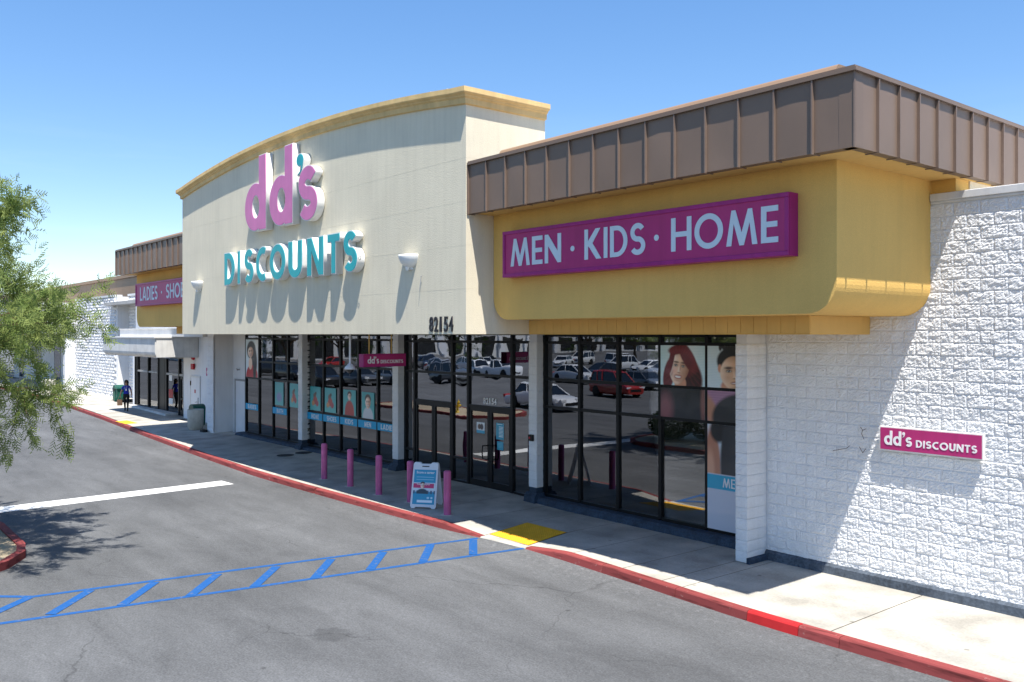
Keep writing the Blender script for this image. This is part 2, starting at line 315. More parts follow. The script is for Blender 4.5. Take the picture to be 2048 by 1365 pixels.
# ------------------------------------------------------------------ lettering (geometric sans drawn as outlines)
def arc(cx, cy, rx, ry, a0, a1, n=22):
    return [(cx+rx*math.cos(R(a0+(a1-a0)*i/n)), cy+ry*math.sin(R(a0+(a1-a0)*i/n))) for i in range(n+1)]
def stroke(path, w):
    L, Q = [], []; n = len(path)
    for i, p in enumerate(path):
        a = path[max(i-1, 0)]; b = path[min(i+1, n-1)]
        def un(u, v): d = (v[0]-u[0], v[1]-u[1]); k = math.hypot(*d) or 1; return (d[0]/k, d[1]/k)
        d1 = un(a, p) if i else un(p, b); d2 = un(p, b) if i < n-1 else d1
        n1 = (-d1[1], d1[0]); n2 = (-d2[1], d2[0]); m = (n1[0]+n2[0], n1[1]+n2[1]); k = math.hypot(*m) or 1; m = (m[0]/k, m[1]/k)
        c = max(m[0]*n1[0]+m[1]*n1[1], .4); h = w/2/c
        L.append((p[0]+m[0]*h, p[1]+m[1]*h)); Q.append((p[0]-m[0]*h, p[1]-m[1]*h))
    return L+Q[::-1]
def glyph(ch, s=.17):
    h = s/2
    if ch == 'I': return s, [[(0,0),(s,0),(s,1),(0,1)]]
    if ch == 'D': w = .74; return w, [[(0,0)]+arc(w-.46,.5,.46,.5,-90,90)+[(0,1)], [(s,s*.9)]+arc(w-.46,.5,.46-s,.5-s*.9,-90,90)+[(s,1-s*.9)]]
    if ch == 'O': w = .98; return w, [arc(w/2,.5,w/2,.51,0,360,44)[:-1], arc(w/2,.5,w/2-s,.51-s,0,360,44)[:-1]]
    if ch == 'C': w = .74; return w, [stroke(arc(.5,.5,.5-h,.51-h,62,298,40), s)]
    if ch == 'S':
        r = (1-s)/4; rx = r*1.08; c = rx+h
        return 2*rx+s, [stroke(arc(c,h+3*r,rx*.93,r,28,268,26)+arc(c,h+r,rx,r,88,-150,26), s)]
    if ch == 'U': w = .70; r = w/2-h; return w, [stroke([(h,1),(h,.6)]+arc(w/2,r+h,r,r,180,360,26)+[(w-h,.6),(w-h,1)], s)]
    if ch == 'N': w = .78; return w, [[(0,0),(s,0),(s,.60),(w-s,0),(w,0),(w,1),(w-s,1),(w-s,.40),(s,1),(0,1)]]
    if ch == 'T': w = .62; return w, [[(w/2-h,0),(w/2+h,0),(w/2+h,1-s*.95),(w,1-s*.95),(w,1),(0,1),(0,1-s*.95),(w/2-h,1-s*.95)]]
    if ch == 'E': w = .52; t = s*.93; return w, [[(0,0),(w,0),(w,t),(s,t),(s,.5-t/2),(w*.95,.5-t/2),(w*.95,.5+t/2),(s,.5+t/2),(s,1-t),(w,1-t),(w,1),(0,1)]]
    if ch == 'H': w = .74; t = s*.93; return w, [[(0,0),(s,0),(s,.5-t/2),(w-s,.5-t/2),(w-s,0),(w,0),(w,1),(w-s,1),(w-s,.5+t/2),(s,.5+t/2),(s,1),(0,1)]]
    if ch == 'L': w = .48; return w, [[(0,0),(w,0),(w,s*.95),(s,s*.95),(s,1),(0,1)]]
    if ch == 'M': w = 1.0; k = s*1.0; return w, [[(0,0),(k,0),(.245,.62),(.43,0),(.57,0),(.755,.62),(w-k,0),(w,0),(.83,1),(.70,1),(.5,.36),(.30,1),(.17,1)]]
    if ch == 'K': w = .76; return w, [[(0,0),(s,0),(s,.40),(s+.03,.43),(w-s*1.35,0),(w,0),(s+.20,.53),(w-.04,1),(w-s*1.3-.04,1),(s,.60),(s,1),(0,1)]]
    if ch == 'A': w = .86; k = s*1.08; return w, [[(0,0),(k,0),(k+.075,.2),(w-k-.075,.2),(w-k,0),(w,0),(w/2+s*.52,1),(w/2-s*.52,1)], [(k+.125,.34),(w/2,.76),(w-k-.125,.34)]]
    if ch == 'B': 
        w = .60; return w, [[(0,0)]+arc(w-.29,.285,.29,.285,-90,72,18)+arc(w-.30,.755,.25,.245,-60,90,18)+[(0,1)], [(s,s*.85)]+arc(w-.30,.29,.29-s,.29-s*.85,-90,90,14)+[(s,.58-s*.85)], [(s,.58)]+arc(w-.33,.58+(.42-s*.85)/2,.25-s*.8,(.42-s*.85)/2,-90,90,14)+[(s,1-s*.85)]]
    if ch == 'd':
        w = .66; r = .325; cx = r; st = s*1.25; a = math.degrees(math.acos((w-st-cx)/r))
        return w, [[(w,0),(w,1),(w-st,1)]+arc(cx,r,r,r,a,360-a,46)+[(w-st,0)], arc(cx+.02,r,r-st*.98,r-st*.80,0,360,36)[:-1]]
    if ch == 's':
        k = .65; t = s; h = t/2; r = (k-t)/4; rx = r*1.35; c = rx+h
        return 2*rx+t, [stroke(arc(c,h+3*r,rx*.95,r,25,268,26)+arc(c,h+r,rx,r,88,-152,26), t)]
    if ch == "'":
        return .22, [arc(.12,.86,.11,.11,90,285,18)+[(.135,.72),(.10,.675),(.03,.635),(.05,.605),(.14,.64),(.205,.72)]+arc(.12,.86,.11,.11,-14,80,10)]
    if ch == '.': return .16, [arc(.08,.5,.08,.08,0,360,20)[:-1]]
    return .3, []
def outline_mesh(contours, depth, mats, name='letter', offset=0):
    cu = bpy.data.curves.new(name, 'CURVE'); cu.dimensions = '2D'; cu.fill_mode = 'BOTH'; cu.extrude = depth/2; cu.offset = offset
    for c in contours:
        sp = cu.splines.new('POLY'); sp.points.add(len(c)-1); sp.use_cyclic_u = True
        for p, q in zip(sp.points, c): p.co = (q[0], q[1], 0, 1)
    return cv_mesh(cu, mats, name)
def inset(c, t, hole):
    a = sum(c[i-1][0]*c[i][1]-c[i][0]*c[i-1][1] for i in range(len(c)))
    sg = (1 if a > 0 else -1)*(-1 if hole else 1); q = [p for i, p in enumerate(c) if math.hypot(p[0]-c[i-1][0], p[1]-c[i-1][1]) > 1e-5]; out = []; n = len(q)
    for i, p in enumerate(q):
        u = (p[0]-q[i-1][0], p[1]-q[i-1][1]); v = (q[(i+1) % n][0]-p[0], q[(i+1) % n][1]-p[1]); k1 = math.hypot(*u); k2 = math.hypot(*v)
        n1 = (-u[1]/k1, u[0]/k1); n2 = (-v[1]/k2, v[0]/k2); m = (n1[0]+n2[0], n1[1]+n2[1]); k = math.hypot(*m) or 1; m = (m[0]/k, m[1]/k); h = t/max(.45, m[0]*n1[0]+m[1]*n1[1])
        out.append((p[0]+m[0]*h*sg, p[1]+m[1]*h*sg))
    return out
def cv_mesh(cu, mats, name):
    o = bpy.data.objects.new('tmp', cu); C.objects.link(o)
    me = bpy.data.meshes.new_from_object(o.evaluated_get(bpy.context.evaluated_depsgraph_get())); me.name = name
    bpy.data.objects.remove(o); me.materials.clear(); me.materials.append(M[mats] if isinstance(mats, str) else mats); return me
def word(text, s=.17, gap=.09, space=.34):
    x = 0; out = []
    for ch in text:
        if ch == ' ': x += space; continue
        w, cs = glyph(ch, s); out.append((ch, [[(x+p[0], p[1]) for p in c] for c in cs])); x += w+gap
    return x-gap, out
def fit_word(text, width, height, s=.17, gap=.09, space=.34):
    w, out = word(text, s, gap, space); k = width/w
    return [(ch, [[(p[0]*k, p[1]*height) for p in c] for c in cs]) for ch, cs in out]
def font_mesh(text, width, height, depth, mats, name, bold=0):
    cu = bpy.data.curves.new(name, 'FONT'); cu.body = text; cu.size = 1; cu.extrude = 0.0001; cu.offset = bold; cu.resolution_u = 3
    me = cv_mesh(cu, mats, name); v = np.array([p.co for p in me.vertices]); lo = v.min(0); hi = v.max(0)
    v = (v-lo)/np.maximum(hi-lo, 1e-6)*np.array([width, height, depth]); me.vertices.foreach_set('co', v.ravel()); me.update(); return me
FRONT = (R(90), 0, 0); RIGHT = (R(90), 0, R(90))

# ------------------------------------------------------------------ ground
g = MB(); g.add([(-900,-900,0),(900,-900,0),(900,900,0),(-900,900,0)], [(0,1,2,3)])
lot = obj('parking_lot', g, 'asphalt', kind='structure', label='grey sunlit asphalt parking lot with stains and cracks')
KX = np.array([-95,-81,-64.8,-49.4,-38.8,-31.6,-26.4,-23.2,-20.5,-18.2,-16.2,-15.3,-14.65,-13.9,-13.2,-11.7,-10.4,-9.2,-8,-6.5,-5,10])
KY = np.array([13.5,13.7,13.7,12.83,12.06,11.6,11.35,11.36,11.42,11.48,11.58,11.68,11.76,11.8,11.8,11.71,11.62,11.52,11.45,11.46,11.48,11.48])
_xx = np.arange(-95, 10, .1); _yy = np.interp(_xx, KX, KY); _k = np.hanning(25); _k /= _k.sum(); _ys = np.convolve(np.pad(_yy, 12, 'edge'), _k, 'valid')
def ky(x): return float(np.interp(x, _xx, _ys))
def cl(v): return max(0., min(1., v))
def rampw(x): return cl(1-(abs(x+14.65)-.66)/1.25)
def zs(x, y):
    z = .15+.07*cl((-15.8-x)/2.2)*cl((y-12)/2.9)
    return z-.125*rampw(x)*cl(1-(y-11.9)/1.25)
def strip_line(name, pts, w, m, z, parent):
    mb = MB()
    for (a, b) in pts:
        a = Vector(a); b = Vector(b); d = (b-a).normalized(); q = Vector((-d.y, d.x))*w/2
        mb.add([(*(a+q), z), (*(b+q), z), (*(b-q), z), (*(a-q), z)], [(0,3,2,1)])
    return obj(name, mb, m, parent)
cw = empty('crosswalk_marking', (-15, 7, 0), kind='structure', label='blue painted ladder crosswalk leading to the yellow ramp plate')
T0, T1, B0, B1 = Vector((-17.9,-4)), Vector((-15.27,11.62)), Vector((-16.4,-4)), Vector((-13.95,11.8))
T0 = Vector((-16.62, 3.25)); B0 = Vector((-15.95, -1.0))
off = Vector((15, -7))
def cwl(pts, w, z): return strip_line('painted_line', [((a[0]+15, a[1]-7), (b[0]+15, b[1]-7)) for a, b in pts], w, 'bluepaint', z, cw)
cwl([(T0, T1)], .115, .004); cwl([(B0, B1)], .115, .004); cwl([((-16.62,3.25), (-18.6,1.0))], .115, .0042)
for (a, b) in (((-16.39,4.1),(-15.38,3.26)),((-16.21,5.13),(-15.16,4.27)),((-16.02,6.19),(-14.97,5.31)),((-15.83,7.25),(-14.80,6.36)),((-15.67,8.32),(-14.62,7.42)),((-15.51,9.4),(-14.50,8.5)),((-15.40,10.48),(-14.34,9.57)),((-15.28,11.5),(-14.18,10.67)),((-16.6,3.2),(-15.62,2.2)),((-17.3,2.4),(-15.8,1.0))):
    cwl([(a, b)], .17, .008)
stp = empty('stop_line_marking', (-25.5, 6, 0), kind='structure', label='broad white stop line painted across the lane')
strip_line('painted_line', [((.55, -8.0), (-.25, 4.25))], .80, 'whiteline', .004, stp)
bay = empty('parking_marking', (-70, -20, 0), kind='structure')
for i in range(10): strip_line('painted_line', [((-8+i*-2.7, -3), (-8+i*-2.7, 2.2))], .1, 'whiteline', .004, bay)

# kerb in poured lengths
kerb = empty('kerb', (-20, 11.5, 0), kind='structure', label='red painted kerb along the storefront sidewalk')
def kerb_piece(x0, x1, m, name='kerb_stone'):
    mb = MB(); n = max(3, int((x1-x0)/.2)); pr = []
    for i in range(n+1):
        x = x0+(x1-x0)*i/n; y = ky(x); h = .152-.128*rampw(x)
        pr.append([(x+20, y-11.5-.01, -.02), (x+20, y-11.5+.012, h-.025), (x+20, y-11.5+.03, h-.006), (x+20, y-11.5+.05, h), (x+20, y-11.5+.16, h+.001), (x+20, y-11.5+.16, -.02)])
    v = [p for r in pr for p in r]; f = []
    for i in range(n):
        for j in range(5): f.append((i*6+j, (i+1)*6+j, (i+1)*6+j+1, i*6+j+1))
    f += [tuple(range(6)), tuple(range(n*6+5, n*6-1, -1))]; mb.add(v, f); return obj(name, mb, m, kerb)
cuts = [-95,-88,-81,-74.5,-71.5,-66,-60,-54,-48,-43,-38,-34,-30.5,-27.2,-25,-22.36,-19.2,-16.9,-15.3]
for a, b in zip(cuts[:-1], cuts[1:]): kerb_piece(a+.006, b-.006-(.09 if b == -22.36 else 0), 'bluekerb' if a == -74.5 else 'redkerb')
kerb_piece(-15.295, -13.9, 'concrete')
for a, b, m in ((-13.9,-11.6,'redkerb'),(-11.6,-9.75,'redkerb'),(-9.75,-8.25,'redkerb'),(-8.25,-7.35,'redkerb2'),(-7.35,-6.7,'redkerb'),(-6.7,-3.6,'redkerb'),(-3.6,-.5,'redkerb'),(-.5,4,'redkerb')): kerb_piece(a+.006, b-.006, m)

# sidewalk slabs
walk = empty('sidewalk', (-20, 13, 0), kind='structure', label='pale concrete sidewalk in front of the stores')
def yback(x): return 14.40 if x > -10.2 else (14.93 if x > -37.2 else (16.2 if x > -60 else 17.9))
def walk_grid(x0, x1, dz, m, name, ny=9, ya=None, yb=None):
    mb = MB(); nx = max(2, int((x1-x0)/.25)); v = []; ybk = yb or yback((x0+x1)/2)
    for i in range(nx+1):
        x = x0+(x1-x0)*i/nx; y0 = ya or ky(x)+.165
        for j in range(ny+1): y = y0+(ybk-y0)*j/ny; v.append((x+20, y-13, zs(x, y)+dz))
    f = [(i*(ny+1)+j, (i+1)*(ny+1)+j, (i+1)*(ny+1)+j+1, i*(ny+1)+j+1) for i in range(nx) for j in range(ny)]
    mb.add(v, f); return obj(name, mb, m, walk)
wb = walk_grid(-95, -60, -.012, 'jointdark', 'base'); walk_grid(-60, -37.2, -.012, 'jointdark', 'base'); walk_grid(-37.2, -10.2, -.012, 'jointdark', 'base'); walk_grid(-10.2, 4, -.012, 'jointdark', 'base')
js = [-95,-89,-83,-77,-71,-66,-62,-60,-56,-52.4,-48.8,-45.2,-41.6,-39.4,-37.2,-34.2,-31.2,-28.2,-25.3,-22.4,-20.9,-19.4,-17.9,-16.4,-15.32,-13.98,-12.6,-11.2,-10.2,-9.72,-6.92,-4,-1.1,1.8,4]
for a, b in zip(js[:-1], js[1:]):
    if a == -15.32: walk_grid(a+.006, b-.006, 0, 'concrete', 'slab', ya=13.06)
    else: walk_grid(a+.008, b-.008, 0, 'concrete', 'slab')
walk_grid(-15.314, -13.986, 0, 'concrete', 'slab', ny=2, yb=11.955)

# yellow tactile plates with truncated domes
def tactile(x0, x1, y0, y1, label):
    t = empty('tactile_plate', ((x0+x1)/2, (y0+y1)/2, zs((x0+x1)/2, (y0+y1)/2)), label=label, cat='tactile plate', group='yellow tactile plates set in the sidewalk')
    cx, cy, cz = t.location; mb = MB(); n = 8
    v = [(x-cx, y0+(y1-y0)*j/n-cy, zs(x, y0+(y1-y0)*j/n)+.006-cz) for x in (x0, x1) for j in range(n+1)]
    mb.add(v, [(j, n+1+j, n+2+j, j+1) for j in range(n)]); obj('plate', mb, 'tactile', t)
    d = MB(); st = .06
    for i in range(int((x1-x0)/st)):
        for j in range(int((y1-y0)/st)):
            x = x0+st*(i+.5); y = y0+st*(j+.5); z = zs(x, y)+.0055-cz
            q = [(x-cx+r*math.cos(k*1.0472), y-cy+r*math.sin(k*1.0472), z+h) for r, h in ((.019, 0), (.011, .009)) for k in range(6)]
            d.add(q, [(k, (k+1) % 6, 6+(k+1) % 6, 6+k) for k in range(6)]+[(6,7,8,9,10,11)])
    o = obj('domes', d, 'tactile', t); o['kind'] = 'stuff'
tactile(-15.30, -14.0, 11.96, 13.05, 'yellow domed ramp plate at the end of the blue crosswalk')
tactile(-45.6, -43.9, 12.55, 13.1, 'far yellow domed plate near the grey canopy entrance')

# utility covers
for x, y, lb in ((-28.9, 13.57, 'round dark utility cover nearer the kerb, under the cream wall'), (-28.98, 14.3, 'round dark utility cover closer to the storefront windows')):
    mb = MB().lathe([(0,.012),(.27,.012),(.275,.008),(.30,.008),(.30,-.02)], 28, smooth=False); obj('utility_cover', mb, 'iron', loc=(x, y, zs(x, y)), label=lb, cat='utility cover', group='round covers in the sidewalk')

# landscaped islands
def island(name, poly, label):
    t = empty(name, (poly[0][0], poly[0][1], 0), kind='structure', label=label); ox, oy = poly[0]
    n = len(poly); c = Vector((sum(p[0] for p in poly)/n, sum(p[1] for p in poly)/n)); inner = []
    for i in range(n):
        a, b, d = Vector(poly[i-1]), Vector(poly[i]), Vector(poly[(i+1) % n])
        t1 = (b-a).normalized(); t2 = (d-b).normalized(); n1 = Vector((-t1.y, t1.x)); n2 = Vector((-t2.y, t2.x)); m = (n1+n2).normalized()
        if m.dot(c-b) < 0 and n1.dot(c-b) < 0: m = -m
        inner.append(b+m*.16/max(.5, m.dot(n1 if n1.dot(m) > 0 else -n1)))
    for i in range(n):
        j = (i+1) % n; mb = MB(); q = [poly[i], poly[j], inner[j], inner[i]]; mb.prism([(p[0]-ox, p[1]-oy) for p in q], 'z', -.02, .15); obj('kerb_stone', mb, 'redkerb', t)
    mb = MB(); mb.add([(p[0]-ox, p[1]-oy, .12) for p in inner], [tuple(range(n))]); obj('planting_bed', mb, 'sand', t)
island('traffic_island', [(-25.2,2.0),(-25.2,-7),(-18.0,-7),(-18.0,1.6),(-18.3,2.6),(-18.9,3.3),(-19.6,3.72),(-20.3,3.85),(-22.8,3.88),(-24.0,3.7),(-24.8,3.1)], 'red kerbed planting island at the left edge of the lot')
island('traffic_island', [(-48,2.0),(-48,-1.4),(-36.5,-1.4),(-35.6,-.4),(-35.6,1.0),(-36.6,2.1)], 'red kerbed sand island with a yellow hydrant')

# ------------------------------------------------------------------ store building
store = empty('store_building', (0, 0, 0), label='discount store with cream arched parapet, gold boxes and brown metal fascia', cat='building')
def part(name, mb, m, parent=store, **k): return obj(name, mb, m, parent, **k)
# cream arched parapet
XL, XR, YF, YB = -31.39, -14.69, 10.87, 13.04
XM = (XL+XR)/2; HALF = (XR-XL)/2; RISE = .53; RAD = (HALF**2+RISE**2)/(2*RISE)
def arch(x, base=9.13): return base-(RAD-RISE)+math.sqrt(max(RAD**2-(x-XM)**2, 0))
ax = [XL+(XR-XL)*i/48 for i in range(49)]
mb = MB(); mb.prism([(XR, 4.41), (XR, arch(XR))]+[(x, arch(x)) for x in ax[::-1]][1:]+[(XL, 4.41)], 'y', YF, YB)
par = part('parapet', mb, 'cream')
# horizontal stucco reveals, 3 mm grooves read as thin strips set proud by 2 mm
rv = MB()
for z in (5.35, 6.25, 7.15, 8.05, 8.9):
    rv.box(XL+.02, XR-.0, YF-.0012, YF+.01, z, z+.012)
    rv.box(XR-.01, XR+.0012, YF+.0, YB, z, z+.012)
part('joint_strip', rv, 'cream', par)
# cornice swept along the arch and both returns
prof = [(0,0),(.06,.015),(.065,.125),(.105,.15),(.11,.175),(.165,.205),(.18,.225),(.18,.325),(.13,.335),(-.25,.345)]
path = [(XL, YB, arch(XL), (-1,0))]+[(XL, YF, arch(XL), (-1,-1))]+[(x, YF, arch(x), (0,-1)) for x in ax[1:-1]]+[(XR, YF, arch(XR), (1,-1)), (XR, YB, arch(XR), (1,0))]
mb = MB(); v = []; k = len(prof)
for x, y, z, nn in path:
    for o_, dz in prof: v.append((x+nn[0]*o_, y+nn[1]*o_, z+dz))
mb.add(v, [(i*k+j, (i+1)*k+j, (i+1)*k+j+1, i*k+j+1) for i in range(len(path)-1) for j in range(k-1)]+[tuple(range(k)), tuple(range((len(path)-1)*k+k-1, (len(path)-1)*k-1, -1))])
part('cornice', mb, 'cornice', par)
# bird wire clips seen along the top of the arch
cl_ = MB()
for i in range(26):
    x = XL+.6+i*.62; z = arch(x)+.34; cl_.box(x, x+.06, YF-.08, YF-.06, z, z+.018)
part('edge_clip', cl_, 'coping', par)
# soffit over the walkway and building mass
mb = MB(); mb.box(-31.38, -14.70, 10.88, 14.9, 4.405, 4.409); part('soffit', mb, 'cream')
mb = MB(); mb.box(-37.2, -6.45, 15.2, 40, 4.45, 6.85); mb.box(-37.2, -31.0, 15.25, 40, 0, 4.45); mb.box(-31.3, -14.75, 12.9, 15.3, 4.42, 8.0); part('wall_core', mb, 'white_paint')
mb = MB(); mb.box(-10.0, 14, 14.62, 40, .0, 6.5); part('side_wall_core', mb, 'white_paint')
mb = MB(); mb.box(-36, -10.02, 14.96, 24, .13, .16); mb.box(-36, -10.02, 24, 24.1, .1, 4.4); mb.box(-36, -35.9, 15.3, 24, .16, 4.4); mb.box(-36, -10.02, 15.3, 24, 4.36, 4.4); part('interior', mb, 'interior')

# gold boxes (rounded lower corners), beams, signs hang on them
def gold_box(x0, x1, yb, rl=True, rr=True):
    r = .47; P = [(x1, 6.97)]
    P += arc(x1-r, 4.71+r, r, r, 0, -90, 14) if rr else [(x1, 4.71)]
    P += arc(x0+r, 4.71+r, r, r, -90, -180, 14) if rl else [(x0, 4.71)]
    P += [(x0, 6.97)]; mb = MB(); mb.prism(P, 'y', 11.59, yb); o = part('gold_box', mb, 'gold'); return o
gold_box(-14.685, -6.81, 14.46); gold_box(-39.0, -31.40, 15.3)
mb = MB()
nb_ = 26; BR = -7.85
for i in range(nb_):
    bw_ = (BR+14.685)/nb_; a = -14.685+bw_*i; mb.box(a, a+bw_-.006, 12.57, 12.6, 4.425, 4.708)
mb.box(-14.684, BR-.002, 12.585, 14.46, 4.42, 4.706); part('beam', mb, 'goldtrim')
mb = MB(); mb.box(-37.0, -31.40, 12.57, 15.2, 4.425, 4.706); part('beam', mb, 'goldtrim')
mb = MB(); mb.box(-14.684, BR-.003, 12.58, 14.9, 4.404, 4.419); part('soffit', mb, 'gold')

# brown standing-seam fascia
def warped_panel(w, h, seed, name):
    r = np.random.default_rng(seed); nx, nz_ = 7, 9; v = []
    a, b, c = r.uniform(-.009, .012), r.uniform(-.006, .006), r.uniform(0, 6.28)
    for j in range(nz_+1):
        for i in range(nx+1):
            u, t = i/nx, j/nz_; d = a*math.sin(math.pi*u)*math.sin(math.pi*t)**.5+b*math.sin(math.pi*u)*math.sin(3*t+c)
            v.append((u*w, -d, t*h))
    mb = MB(); mb.add(v, [(j*(nx+1)+i, j*(nx+1)+i+1, (j+1)*(nx+1)+i+1, (j+1)*(nx+1)+i) for j in range(nz_) for i in range(nx)], 0, True)
    o = len(v); mb.box(0, w, .012, .03, 0, h); mb.box(0, w, -.004, .02, -.02, 0); return mb.mesh(name, 'brown')
panels = [warped_panel(.6025, .98, 20+i, 'panel') for i in range(6)]
panels2 = [warped_panel(.570, .98, 40+i, 'panel') for i in range(6)]
seam = MB(); seam.box(-.011, .011, -.045, .01, -.03, .985); seam.box(-.011, .011, -.045, .16, -.035, -.022); seam_me = seam.mesh('seam', 'brownrib')
def fascia(x0, n, pw, y, meshes, side=False, label=None):
    mb = MB(); L_ = n*pw
    if not side: mb.box(x0, x0+L_, y+.032, y+.22, 6.90, 7.9); mb.box(x0-.0, x0+L_+.03, y-.052, y+.30, 7.885, 7.93); mb.box(x0, x0+L_+.02, y-.03, y+.1, 7.93, 7.96)
    else: mb.box(y-.22, y-.032, x0, x0+L_, 6.90, 7.9); mb.box(y-.30, y+.052, x0-.05, x0+L_, 7.883, 7.928); mb.box(y-.10, y+.03, x0+.07, x0+L_, 7.93, 7.958)
    f = part('fascia', mb, 'brown')
    for i in range(n):
        p = obj('panel', meshes[(i*5+3) % 6], parent=f)
        if side: p.location = (y, x0+i*pw+.003, 6.905); p.rotation_euler = (0, 0, R(90))
        else: p.location = (x0+i*pw+.003, y, 6.905)
        if i or not side:
            s_ = obj('seam', seam_me, parent=f)
            if side: s_.location = (y, x0+i*pw, 6.905); s_.rotation_euler = (0, 0, R(90))
            else: s_.location = (x0+i*pw, y, 6.905)
    return f
fascia(-14.67, 14, .6075, 10.93, panels); fascia(10.93, 24, .575, -6.17, panels2, True); fascia(-39.58, 14, .5845, 10.93, panels2)
mb = MB(); mb.box(-6.18, -6.158, 10.918, 10.94, 6.88, 7.89); part('corner_trim', mb, 'brownrib')
# soffits under the fascia
mb = MB(); mb.box(-14.68, -6.40, 11.14, 11.60, 6.90, 6.93); mb.box(-6.812, -6.34, 11.16, 24, 6.895, 6.925); part('soffit', mb, 'goldtrim')
mb = MB(); mb.box(-39.4, -31.41, 11.14, 11.6, 6.90, 6.93); mb.box(-39.4, -38.99, 11.6, 15, 6.9, 6.93); part('soffit', mb, 'goldtrim')
mb = MB(); mb.box(-39.58, -39.45, 10.97, 15.2, 6.90, 7.9); part('fascia_return', mb, 'brown')
# upper roof curb above the fascia
for a, b in ((-14.25, -6.7), (-38.95, -31.45)):
    mb = MB(); mb.prism([(11.25, 7.9), (11.42, 8.17), (11.46, 8.20), (12.4, 8.22), (12.4, 7.9)], 'x', a, b); rc = part('roof_curb', mb, 'brownfar')
    fl = MB()
    for i in range(5):
        x = a+1+i*1.45; fl.add([(x, 11.235+.0, 7.925), (x+.09, 11.30, 8.02), (x+.05, 11.36, 8.10), (x-.03, 11.31, 8.03)], [(0,1,2,3)])
    part('sealant_flake', fl, 'coping', rc)
mb = MB(); mb.box(-39.4, -6.2, 11.3, 30, 7.80, 7.86); part('roof', mb, 'roofdeck')
# small gold wall and lit return above the side wall coping
mb = MB(); mb.box(-6.815, -6.42, 14.44, 14.9, 6.68, 6.894); part('gold_infill', mb, 'gold')
mb = MB(); mb.box(-6.43, -6.40, 14.905, 30, 6.55, 6.894); part('return_wall', mb, 'cream')

# ------------------------------------------------------------------ split-face blocks
def block_mesh(w, h, seed, d=.035, name='block', nx=19, nz_=10, mats='white_block'):
    r = np.random.default_rng(seed); v = []
    big = r.uniform(0, 1, (5, 4)); mid = r.uniform(0, 1, (9, 6))
    def samp(a, u, t):
        x = u*(a.shape[0]-1); y = t*(a.shape[1]-1); i = min(int(x), a.shape[0]-2); j = min(int(y), a.shape[1]-2); fx, fy = x-i, y-j
        return a[i,j]*(1-fx)*(1-fy)+a[i+1,j]*fx*(1-fy)+a[i,j+1]*(1-fx)*fy+a[i+1,j+1]*fx*fy
    for j in range(nz_+1):
        for i in range(nx+1):
            u, t = i/nx, j/nz_; e = min(u/.03, (1-u)/.03, t/.06, (1-t)/.06, 1)
            z = d*(.08+.36*samp(big, u, t)+.40*samp(mid, u, t)+.34*r.uniform())*(.55+.45*e)
            jx = 0 if i in (0, nx) else r.uniform(-.3, .3)*w/nx; jz = 0 if j in (0, nz_) else r.uniform(-.3, .3)*h/nz_
            v.append((u*w+jx, -z, t*h+jz))
    mb = MB(); N = nx+1; mb.add(v, [(j*N+i, j*N+i+1, (j+1)*N+i+1, (j+1)*N+i) for j in range(nz_) for i in range(nx)])
    rim = list(range(N))+[j*N+nx for j in range(1, nz_+1)]+[nz_*N+i for i in range(nx-1, -1, -1)]+[j*N for j in range(nz_-1, 0, -1)]
    rv_ = [v[i] for i in rim]; m_ = len(rim); back = [(p[0], .05, p[2]) for p in rv_]
    mb.add(rv_+back, [(i, m_+i, m_+(i+1) % m_, (i+1) % m_) for i in range(m_)]); return mb.mesh(name, mats)
BW, BH, GP = .4064, .2032, .006
full = [block_mesh(BW-GP, BH-GP, 100+i, .032) for i in range(24)]
half = [block_mesh(BW/2-GP, BH-GP, 140+i, nx=10) for i in range(6)]
side = empty('block_wall', (-9.9, 14.42, 0), label='white painted split-face block wall beside the gold box', cat='wall')
mb = MB(); mb.box(-.08, 14, .006, .19, .15, 6.52); obj('mortar_bed', mb, 'mortar', side)
mb = MB(); mb.box(3.10, 14, -.06, .25, 6.555, 6.675); mb.box(3.10, 14, -.035, .02, 6.515, 6.5555); bevel(obj('coping', mb, 'coping', side), .008, 1)
mb = MB(); mb.prism([(-.06,.0),(.02,.0),(.02,.185),(-.01,.185),(-.06,.14)], 'x', -.02, 14)
o = obj('base_course', mb, 'plinthworn', side); o.location = (0, -.0, .15)
XEND = -4.72; rest = MB(); cnt = 0
for c_ in range(31):
    z = .20+c_*BH
    if z+BH > 6.53: break
    x = -9.90 if c_ % 2 else -9.90-BW/2
    while x < 3.6:
        w = BW; x1 = x+w
        px0 = x if x > -9.95 else x1-BW/2
        me = full[(c_*7+int(x*3.7)*5+random.randrange(24)) % 24] if px0 == x else half[random.randrange(6)]
        hidden = z > 4.75 and x1 < -6.85
        if not hidden:
            if x1 < XEND+BW and cnt < 320:
                b_ = obj('block', me, parent=side, loc=(px0+9.9+.0035, .012+random.uniform(-.004, .004), z+.0035)); cnt += 1
            else:
                vv = [(p.co.x+px0+9.9+.0035, p.co.y+.012, p.co.z+z+.0035) for p in full[random.randrange(24)].vertices]
                fm = full[0]; rest.add(vv, [tuple(p.vertices) for p in fm.polygons])
        x = x1
o = obj('far_blocks', rest, 'white_block', side); o['kind'] = 'stuff'
# dry vine remnants stuck to the wall
vine = empty('dry_vine', (-8.5, 14.37, 2.35), label='dry brown vine remnant clinging to the shaded block wall', cat='vine')
for pts in ([(0,0,0),(.10,.0,.03),(.26,0,.07),(.32,0,.12)], [(.5,0,.12),(.56,0,.02),(.62,0,.1)], [(.56,0,.42),(.54,0,.35),(.58,0,.26)], [(.52,0,.46),(.56,0,.41),(.62,0,.44)]):
    mb = MB()
    for a, b in zip(pts[:-1], pts[1:]): mb.cyl(a, b, .006, .004, 5)
    obj('stem', mb, 'bark', vine, loc=(0, -.03, 0))

